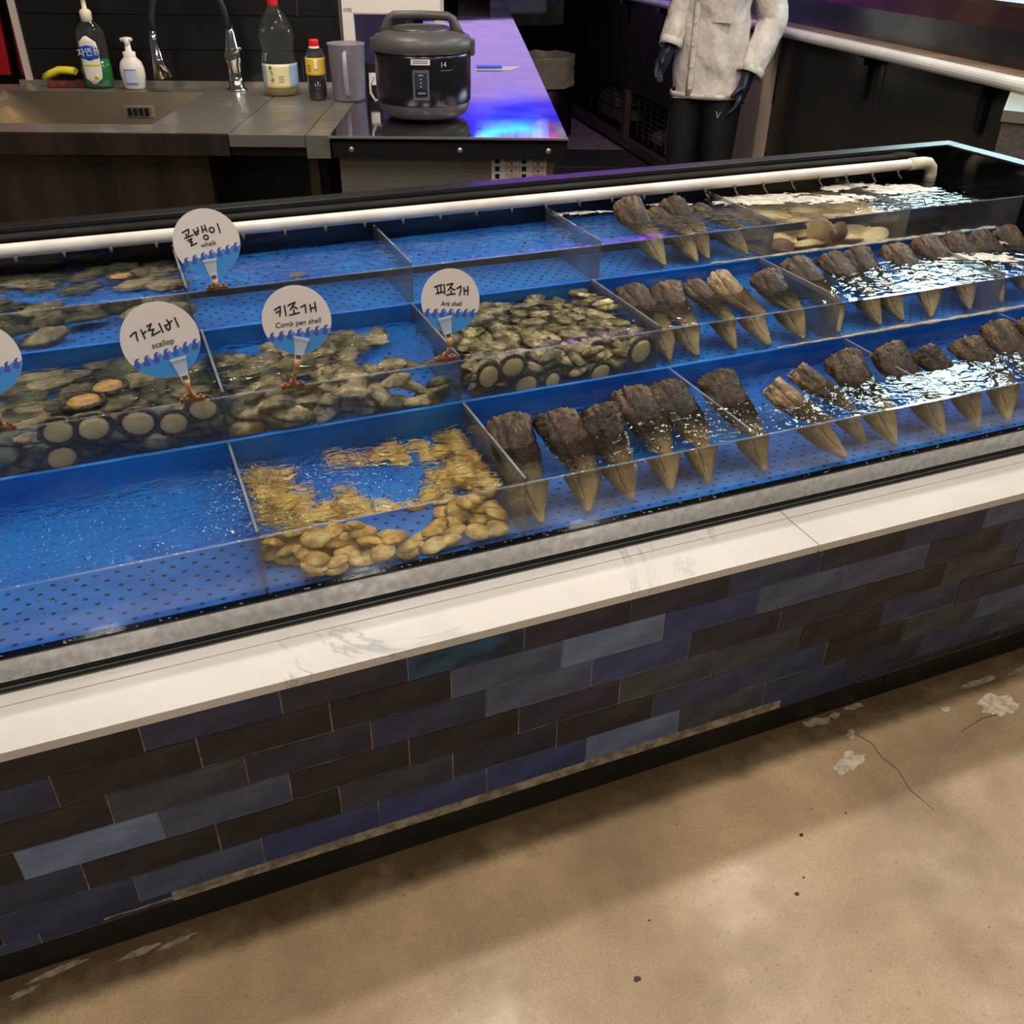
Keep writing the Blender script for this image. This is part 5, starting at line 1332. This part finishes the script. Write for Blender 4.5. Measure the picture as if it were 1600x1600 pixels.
def crumple(bm, cx, cy, r0, z0, z1, seed):
    rows = []
    for i in range(12):
        v = i/11
        rows.append([bm.verts.new((cx+(r0+.016*noise.noise(Vector((math.cos(a)*4, math.sin(a)*4, v*5+seed))))*math.cos(a), cy+(r0+.016*noise.noise(Vector((math.cos(a)*4, math.sin(a)*4, v*5+seed))))*math.sin(a), z0+(z1-z0)*v+.012*noise.noise(Vector((math.cos(a)*3, math.sin(a)*3, seed+i*.2)))) ) for a in [k*2*math.pi/36 for k in range(36)]])
    for i in range(11):
        for k in range(36): bm.faces.new((rows[i][k], rows[i][(k+1) % 36], rows[i+1][(k+1) % 36], rows[i+1][k])).smooth = True
crumple(bm, 3.02, 5.62, .228, .46, .66, 3); obj('grey_bag', bm, mat('shiny_grey_bag', (150, 142, 132), .3, bump=.5, bscale=20, bdist=.01), t)

# ---------------------------------------------------------------- neon and backlit panel high on the far wall
M_nb = mat('blue_neon', (40, 140, 255), .4, emit=(20, 110, 255), estr=26)
M_np = mat('pink_neon', (255, 120, 190), .4, emit=(255, 90, 190), estr=12)
t = thing('neon_sign', 'blue neon arc over pink neon tubes above the black cabinet', 'neon sign', loc=(2.93, 5.98, 1.80))
t.rotation_euler = (0, 0, -.2); t.scale = (.8, .8, .8)
bm = BM(); tube(bm, [(.40*math.sin(a), 0, .145-.20*math.cos(a)) for a in [-1.1+k*.11 for k in range(21)]], .012, seg=8, up=Vector((0, 1, 0)))
tube(bm, [(.35*math.sin(a), 0, .165-.19*math.cos(a)) for a in [-1.0+k*.1 for k in range(21)]], .008, seg=8, up=Vector((0, 1, 0))); obj('blue_arc', bm, M_nb, t)
bm = BM()
for k in range(6):
    x = -.30+k*.14
    tube(bm, [(x-.035, 0, .22), (x-.035, 0, .10), (x+.03, 0, .10), (x+.03, 0, .22)], .009, seg=6, up=Vector((0, 1, 0)))
obj('pink_tubes', bm, M_np, t)
bm = BM(); box(bm, (-.6, .03, -.09), (.7, .06, .28)); obj('back_board', bm, M_black, t)
bm = BM(); box(bm, (0, 0, 0), (1.8, .04, .55))
bl = obj('backlit_panel', bm, mat('lavender_lightbox', (200, 180, 230), .5, emit=(176, 146, 226), estr=1.05), label='lavender backlit panel on the black cabinet under the neon arc', cat='lightbox', mw=Matrix.Translation((2.28, 6.055, 1.02)))
bm = BM(); box(bm, (0, 0, 0), (1.8, .04, .24))
obj('blue_light_strip', bm, mat('blue_lightbox', (60, 60, 220), .5, emit=(46, 38, 220), estr=1.7), label='deep blue light strip above the lavender panel', cat='lightbox', mw=Matrix.Translation((2.28, 6.055, 1.571)))
bm = BM()
for k in range(9): tube(bm, [(k*.22, 0, .0), (k*.22, 0, .32), (k*.22+.12, 0, .32), (k*.22+.12, 0, .0)], .016, seg=6, up=Vector((0, 1, 0)))
obj('violet_neon_tubes', bm, mat('violet_neon', (200, 90, 255), .4, emit=(170, 60, 255), estr=32), label='row of violet neon loops high on the far wall', cat='neon sign', mw=Matrix.Translation((3.1, 7.6, 2.5)) @ Matrix.Rotation(-.38, 4, 'Z'))

# ---------------------------------------------------------------- person
PX = Vector((2.81, 3.15, 0))
F = Vector((-.740, -.673, 0)).normalized(); Lf = Vector((.673, -.740, 0)).normalized(); U = Vector((0, 0, 1))
def pp(l, f, z): return PX+Lf*l+F*f+U*z
t = thing('person', 'person in white buttoned jacket, black trousers and dark gloves standing behind the tank', 'person')
rs, re_, rc = Vector((2.69, 3.19, 1.33)), Vector((2.655, 3.22, 1.10)), Vector((2.600, 3.19, .975))
ls, le_, lc = Vector((2.965, 3.045, 1.33)), Vector((3.055, 3.02, 1.10)), Vector((2.915, 2.965, .862))
verts, edges, rads = [], [], []
def sv(p, r, parent=None, r2=None):
    verts.append(p); rads.append((r, r2 or r))
    if parent is not None: edges.append((parent, len(verts)-1))
    return len(verts)-1
pel = sv(pp(0, 0, .90), .13, r2=.10); w = sv(pp(0, .01, 1.05), .12, pel, .09); ch = sv(pp(0, .01, 1.22), .14, w, .10); nb = sv(pp(0, 0, 1.38), .065, ch); nk = sv(pp(0, .01, 1.44), .052, nb)
h1 = sv(pp(0, .025, 1.50), .070, nk, .075); h2 = sv(pp(0, .02, 1.58), .082, h1, .092); h3 = sv(pp(0, .0, 1.65), .060, h2, .07)
for sh, el, wr in ((rs, re_, rc), (ls, le_, lc)):
    a = sv(sh, .055, ch); b = sv((sh+el)/2, .045, a); c = sv(el, .038, b); d = sv(wr, .028, c)
for s_ in (-1, 1):
    hp_ = sv(pp(s_*.085, 0, .84), .085, pel); kn = sv(pp(s_*.095, .02, .48), .058, hp_); ca = sv(pp(s_*.10, -.01, .32), .052, kn); an = sv(pp(s_*.105, -.02, .09), .038, ca); ft = sv(pp(s_*.12, .12, .04), .036, an)
me = bpy.data.meshes.new('body'); me.from_pydata([tuple(v) for v in verts], edges, [])
body = bpy.data.objects.new('body', me); COL.objects.link(body); body.parent = t
sk_ = body.modifiers.new('skin', 'SKIN'); sk_.use_smooth_shade = True
for i, v in enumerate(me.skin_vertices[0].data): v.radius = rads[i]; v.use_root = (i == 0)
body.modifiers.new('sub', 'SUBSURF').levels = 2; body.modifiers['sub'].render_levels = 2
M_skin = mat('skin', (206, 164, 138), .5)
me.materials.append(M_skin)
HM = Matrix((Lf, F, U)).transposed().to_4x4(); HM.translation = pp(0, .03, 1.56)
bm = BM()
for s_ in (-1, 1):
    lathe(bm, [(.0001, .006), (.010, .004), (.014, 0)], seg=12, sy=.6, M=HM @ Matrix.Translation((s_*.032, .082, .005)) @ Matrix.Rotation(-math.pi/2, 4, 'X'))
obj('eye', bm, M_ink, t)
bm = BM(); tube(bm, [HM @ Vector(p) for p in ((0, .085, .01), (0, .105, -.02), (0, .092, -.032))], [.007, .013, .010], seg=8)
for s_ in (-1, 1): tube(bm, [HM @ Vector((s_*.080, .0, .02)), HM @ Vector((s_*.088, -.008, .0)), HM @ Vector((s_*.080, -.004, -.022))], [.012, .014, .008], seg=8)
obj('nose_and_ears', bm, M_skin, t)
bm = BM(); tube(bm, [HM @ Vector((q, .088-abs(q)*.3, -.055)) for q in (-.024, -.012, 0, .012, .024)], .005, seg=6); obj('mouth', bm, mat('lips', (170, 96, 88), .5), t)
bm = BM(); lathe(bm, [(.098, -.03), (.103, .02), (.098, .07), (.07, .105), (.0001, .118)], seg=24, M=HM @ Matrix.Translation((0, -.022, .0)), sy=1.05); obj('hair', bm, mat('black_hair', (22, 18, 16), .6), t)
# jacket
M_jack = mat('white_jacket_cloth', (214, 206, 200), .75, c2=(204, 195, 188), scale=30, bump=.9, bscale=13, bdist=.02, stretch=(1, 1, .7))
def wr(seed, amp):
    def fn(v, a):
        n = noise.noise(Vector((math.cos(a)*1.6, math.sin(a)*1.6, v*5+seed)))+.7*noise.noise(Vector((math.cos(a)*2+v*6, math.sin(a)*3, v*9+seed)))+.35*noise.noise(Vector((math.cos(a)*5-v*8, math.sin(a)*5, v*14+seed)))
        return 1+amp*n
    return fn
bm = BM()
zs = [.752, .760, .80, .86, .92, .98, 1.04, 1.10, 1.16, 1.22, 1.28, 1.33, 1.37, 1.40, 1.425]
rr_ = [.176, .180, .176, .174, .171, .168, .168, .172, .178, .184, .186, .176, .13, .08, .065]
z2, r2 = [], []
for i in range(len(zs)-1):
    for k in range(3):
        z2.append(zs[i]+(zs[i+1]-zs[i])*k/3); r2.append(rr_[i]+(rr_[i+1]-rr_[i])*k/3)
z2.append(zs[-1]); r2.append(rr_[-1])
fnj = wr(3, .10)
tube(bm, [pp(.004*math.sin(z*20), .01, z) for z in z2], r2, seg=56, ratio=.70, up=F, caps=False, fn=fnj)
jk = obj('jacket', bm, M_jack, t)
jk.modifiers.new('s', 'SOLIDIFY').thickness = .004
bm = BM(); tube(bm, [pp(.0, .01, .752), pp(.0, .01, .775)], [.181, .182], seg=56, ratio=.70, up=F, caps=False, fn=lambda v, a: fnj(0, a)); o = obj('hem_band', bm, M_jack, jk); o.modifiers.new('s', 'SOLIDIFY').thickness = .005
# placket with buttons on the front, breast pocket
pl_a = -.055
def on_front(l, z, lift=.004):
    f_ = .70*.172*math.sqrt(max(0, 1-(l/.178)**2))
    return pp(l, .01+f_+lift, z)
bm = BM(); tube(bm, [on_front(pl_a, z, .002) for z in [.765+k*.06 for k in range(11)]], .016, seg=6, ratio=.25, up=F); obj('placket', bm, M_jack, jk)
for k in range(6):
    bm = BM(); c_ = on_front(pl_a, .80+k*.095, .010); cyl(bm, c_-F*.002, c_+F*.002, .006, seg=10); obj('button', bm, mat('button_white', (230, 224, 215), .3) if k == 0 else bpy.data.materials['button_white'], jk)
bm = BM(); c_ = on_front(.07, 1.14, .004); box(bm, (-.045, -.055, -.003), (.045, .055, .004), M=Matrix.Translation(c_) @ Matrix((Lf, U, F)).transposed().to_4x4(), bev=.002); obj('breast_pocket', bm, M_jack, jk)
bm = BM(); c_ = on_front(.085, 1.19, .012); cyl(bm, c_, c_+U*.04, .004, seg=8); obj('pen', bm, M_ink, jk)
bm = BM(); tube(bm, [pp(.07*math.cos(a), .01+.06*math.sin(a), 1.42+.012*math.sin(a*1)) for a in [math.radians(100+k*34) for k in range(11)]], .018, seg=8, ratio=.5); obj('collar', bm, M_jack, jk)
def sleeve(a, b, c, seed, r0=.074, r1=.064, r2_=.056):
    pts = []; rd = []
    for k in range(15):
        v = k/14
        p = (a*(1-v)**2+b*2*v*(1-v)+c*v*v) if False else (a.lerp(b, v*2) if v < .5 else b.lerp(c, v*2-1))
        pts.append(p); rd.append(r0+(r1-r0)*v*2 if v < .5 else r1+(r2_-r1)*(v*2-1))
    sm = [pts[0]]+[(pts[i-1]+pts[i]*2+pts[i+1])/4 for i in range(1, 14)]+[pts[-1]]
    bm = BM(); tube(bm, sm, rd, seg=28, up=F, caps=False, fn=wr(seed, .20)); o = obj('sleeve', bm, M_jack, t); o.modifiers.new('s', 'SOLIDIFY').thickness = .004
    d = (sm[-1]-sm[-2]).normalized()
    bm = BM(); tube(bm, [sm[-1]-d*.035, sm[-1]-d*.017, sm[-1]+d*.002], [r2_*1.04, r2_*1.07, r2_*1.08], seg=28, up=F, caps=False); o2 = obj('cuff', bm, M_jack, o); o2.modifiers.new('s', 'SOLIDIFY').thickness = .005
sleeve(rs+Vector((.02, -.01, 0)), re_, rc, 11, .070, .060, .052)
sleeve(ls, le_, lc, 17, .080, .070, .062)
# trousers
M_pants = mat('black_trousers', (15, 14, 16), .7, bump=.2, bscale=40)
bm = BM()
for s_ in (-1, 1):
    tube(bm, [pp(s_*.04, 0, .95), pp(s_*.070, 0, .84), pp(s_*.088, .01, .70), pp(s_*.093, .02, .50), pp(s_*.098, .0, .34), pp(s_*.104, -.02, .12), pp(s_*.104, -.02, .06)], [.09, .098, .093, .078, .072, .066, .068], seg=24, up=F, caps=False, fn=wr(20+s_, .03))
tr = obj('trousers', bm, M_pants, t)
bm = BM(); 
c_ = pp(.098, .105, .685); stroke2 = [(-.012, .016), (-.002, -.014), (.010, .014)]
for p, q in zip(stroke2[:-1], stroke2[1:]): cyl(bm, c_+Lf*p[0]+U*p[1], c_+Lf*q[0]+U*q[1], .0022, seg=6)
obj('pale_v_mark', bm, mat('pale_print', (170, 172, 180), .5), tr)
for s_ in (-1, 1):
    bm = BM(); tube(bm, [pp(s_*.11, -.06, .035), pp(s_*.112, .0, .04), pp(s_*.118, .09, .035), pp(s_*.122, .17, .025)], [.036, .046, .046, .030], seg=16, ratio=.75); obj('shoe', bm, M_rubber, t)
# gloves: palm with five bent fingers each
M_glove = mat('navy_nitrile_glove', (26, 28, 48), .45)
def glove(wrist, hand_dir, palm_n, label_curl, S_=1.0, thumb_side=1):
    d = hand_dir.normalized(); n = (palm_n-d*palm_n.dot(d)).normalized(); w_ = d.cross(n)
    P = lambda a, b, c: wrist+(d*a+w_*b+n*c)*S_
    vs, es, rd = [], [], []
    def add(p, r, par=None):
        vs.append(tuple(p)); rd.append(r*S_)
        if par is not None: es.append((par, len(vs)-1))
        return len(vs)-1
    a0 = add(P(-.06, 0, 0), .031); a1 = add(P(0, 0, 0), .029, a0); a2 = add(P(.04, 0, 0), .034, a1)
    kn = []
    for k, (b, ln) in enumerate(((.030, .068), (.010, .078), (-.011, .072), (-.030, .056))):
        b *= thumb_side
        q0 = add(P(.085, b, .0), .0145, a2)
        cu = label_curl*(1+.12*k)
        p1 = P(.085, b, 0)+(d*math.cos(cu*.5)+n*math.sin(cu*.5))*ln*.45*S_
        q1 = add(p1, .0105, q0)
        p2 = p1+(d*math.cos(cu*1.3)+n*math.sin(cu*1.3))*ln*.32*S_
        q2 = add(p2, .0095, q1)
        p3 = p2+(d*math.cos(cu*2)+n*math.sin(cu*2))*ln*.26*S_
        add(p3, .008, q2)
    th0 = add(P(.03, .030*thumb_side, .006), .016, a2); th1 = add(P(.058, .050*thumb_side, .022), .0125, th0); add(P(.086, .052*thumb_side, .036), .0095, th1)
    me = bpy.data.meshes.new('glove'); me.from_pydata(vs, es, [])
    o = bpy.data.objects.new('glove', me); COL.objects.link(o); o.parent = t
    m_ = o.modifiers.new('skin', 'SKIN'); m_.use_smooth_shade = True
    for i, v in enumerate(me.skin_vertices[0].data): v.radius = (rd[i], rd[i]); v.use_root = (i == 1)
    o.modifiers.new('sub', 'SUBSURF').levels = 1; o.modifiers['sub'].render_levels = 1
    me.materials.append(M_glove)
glove(rc+Vector((-.012, -.005, -.022)), Vector((-.055, -.015, -.085)), Lf*1.0+F*.2, .42, 1.0, 1)
glove(lc+Vector((-.022, -.012, -.025)), Vector((-.035, -.012, -.10)), -Lf*1.0+F*.2, .38, 1.08, -1)
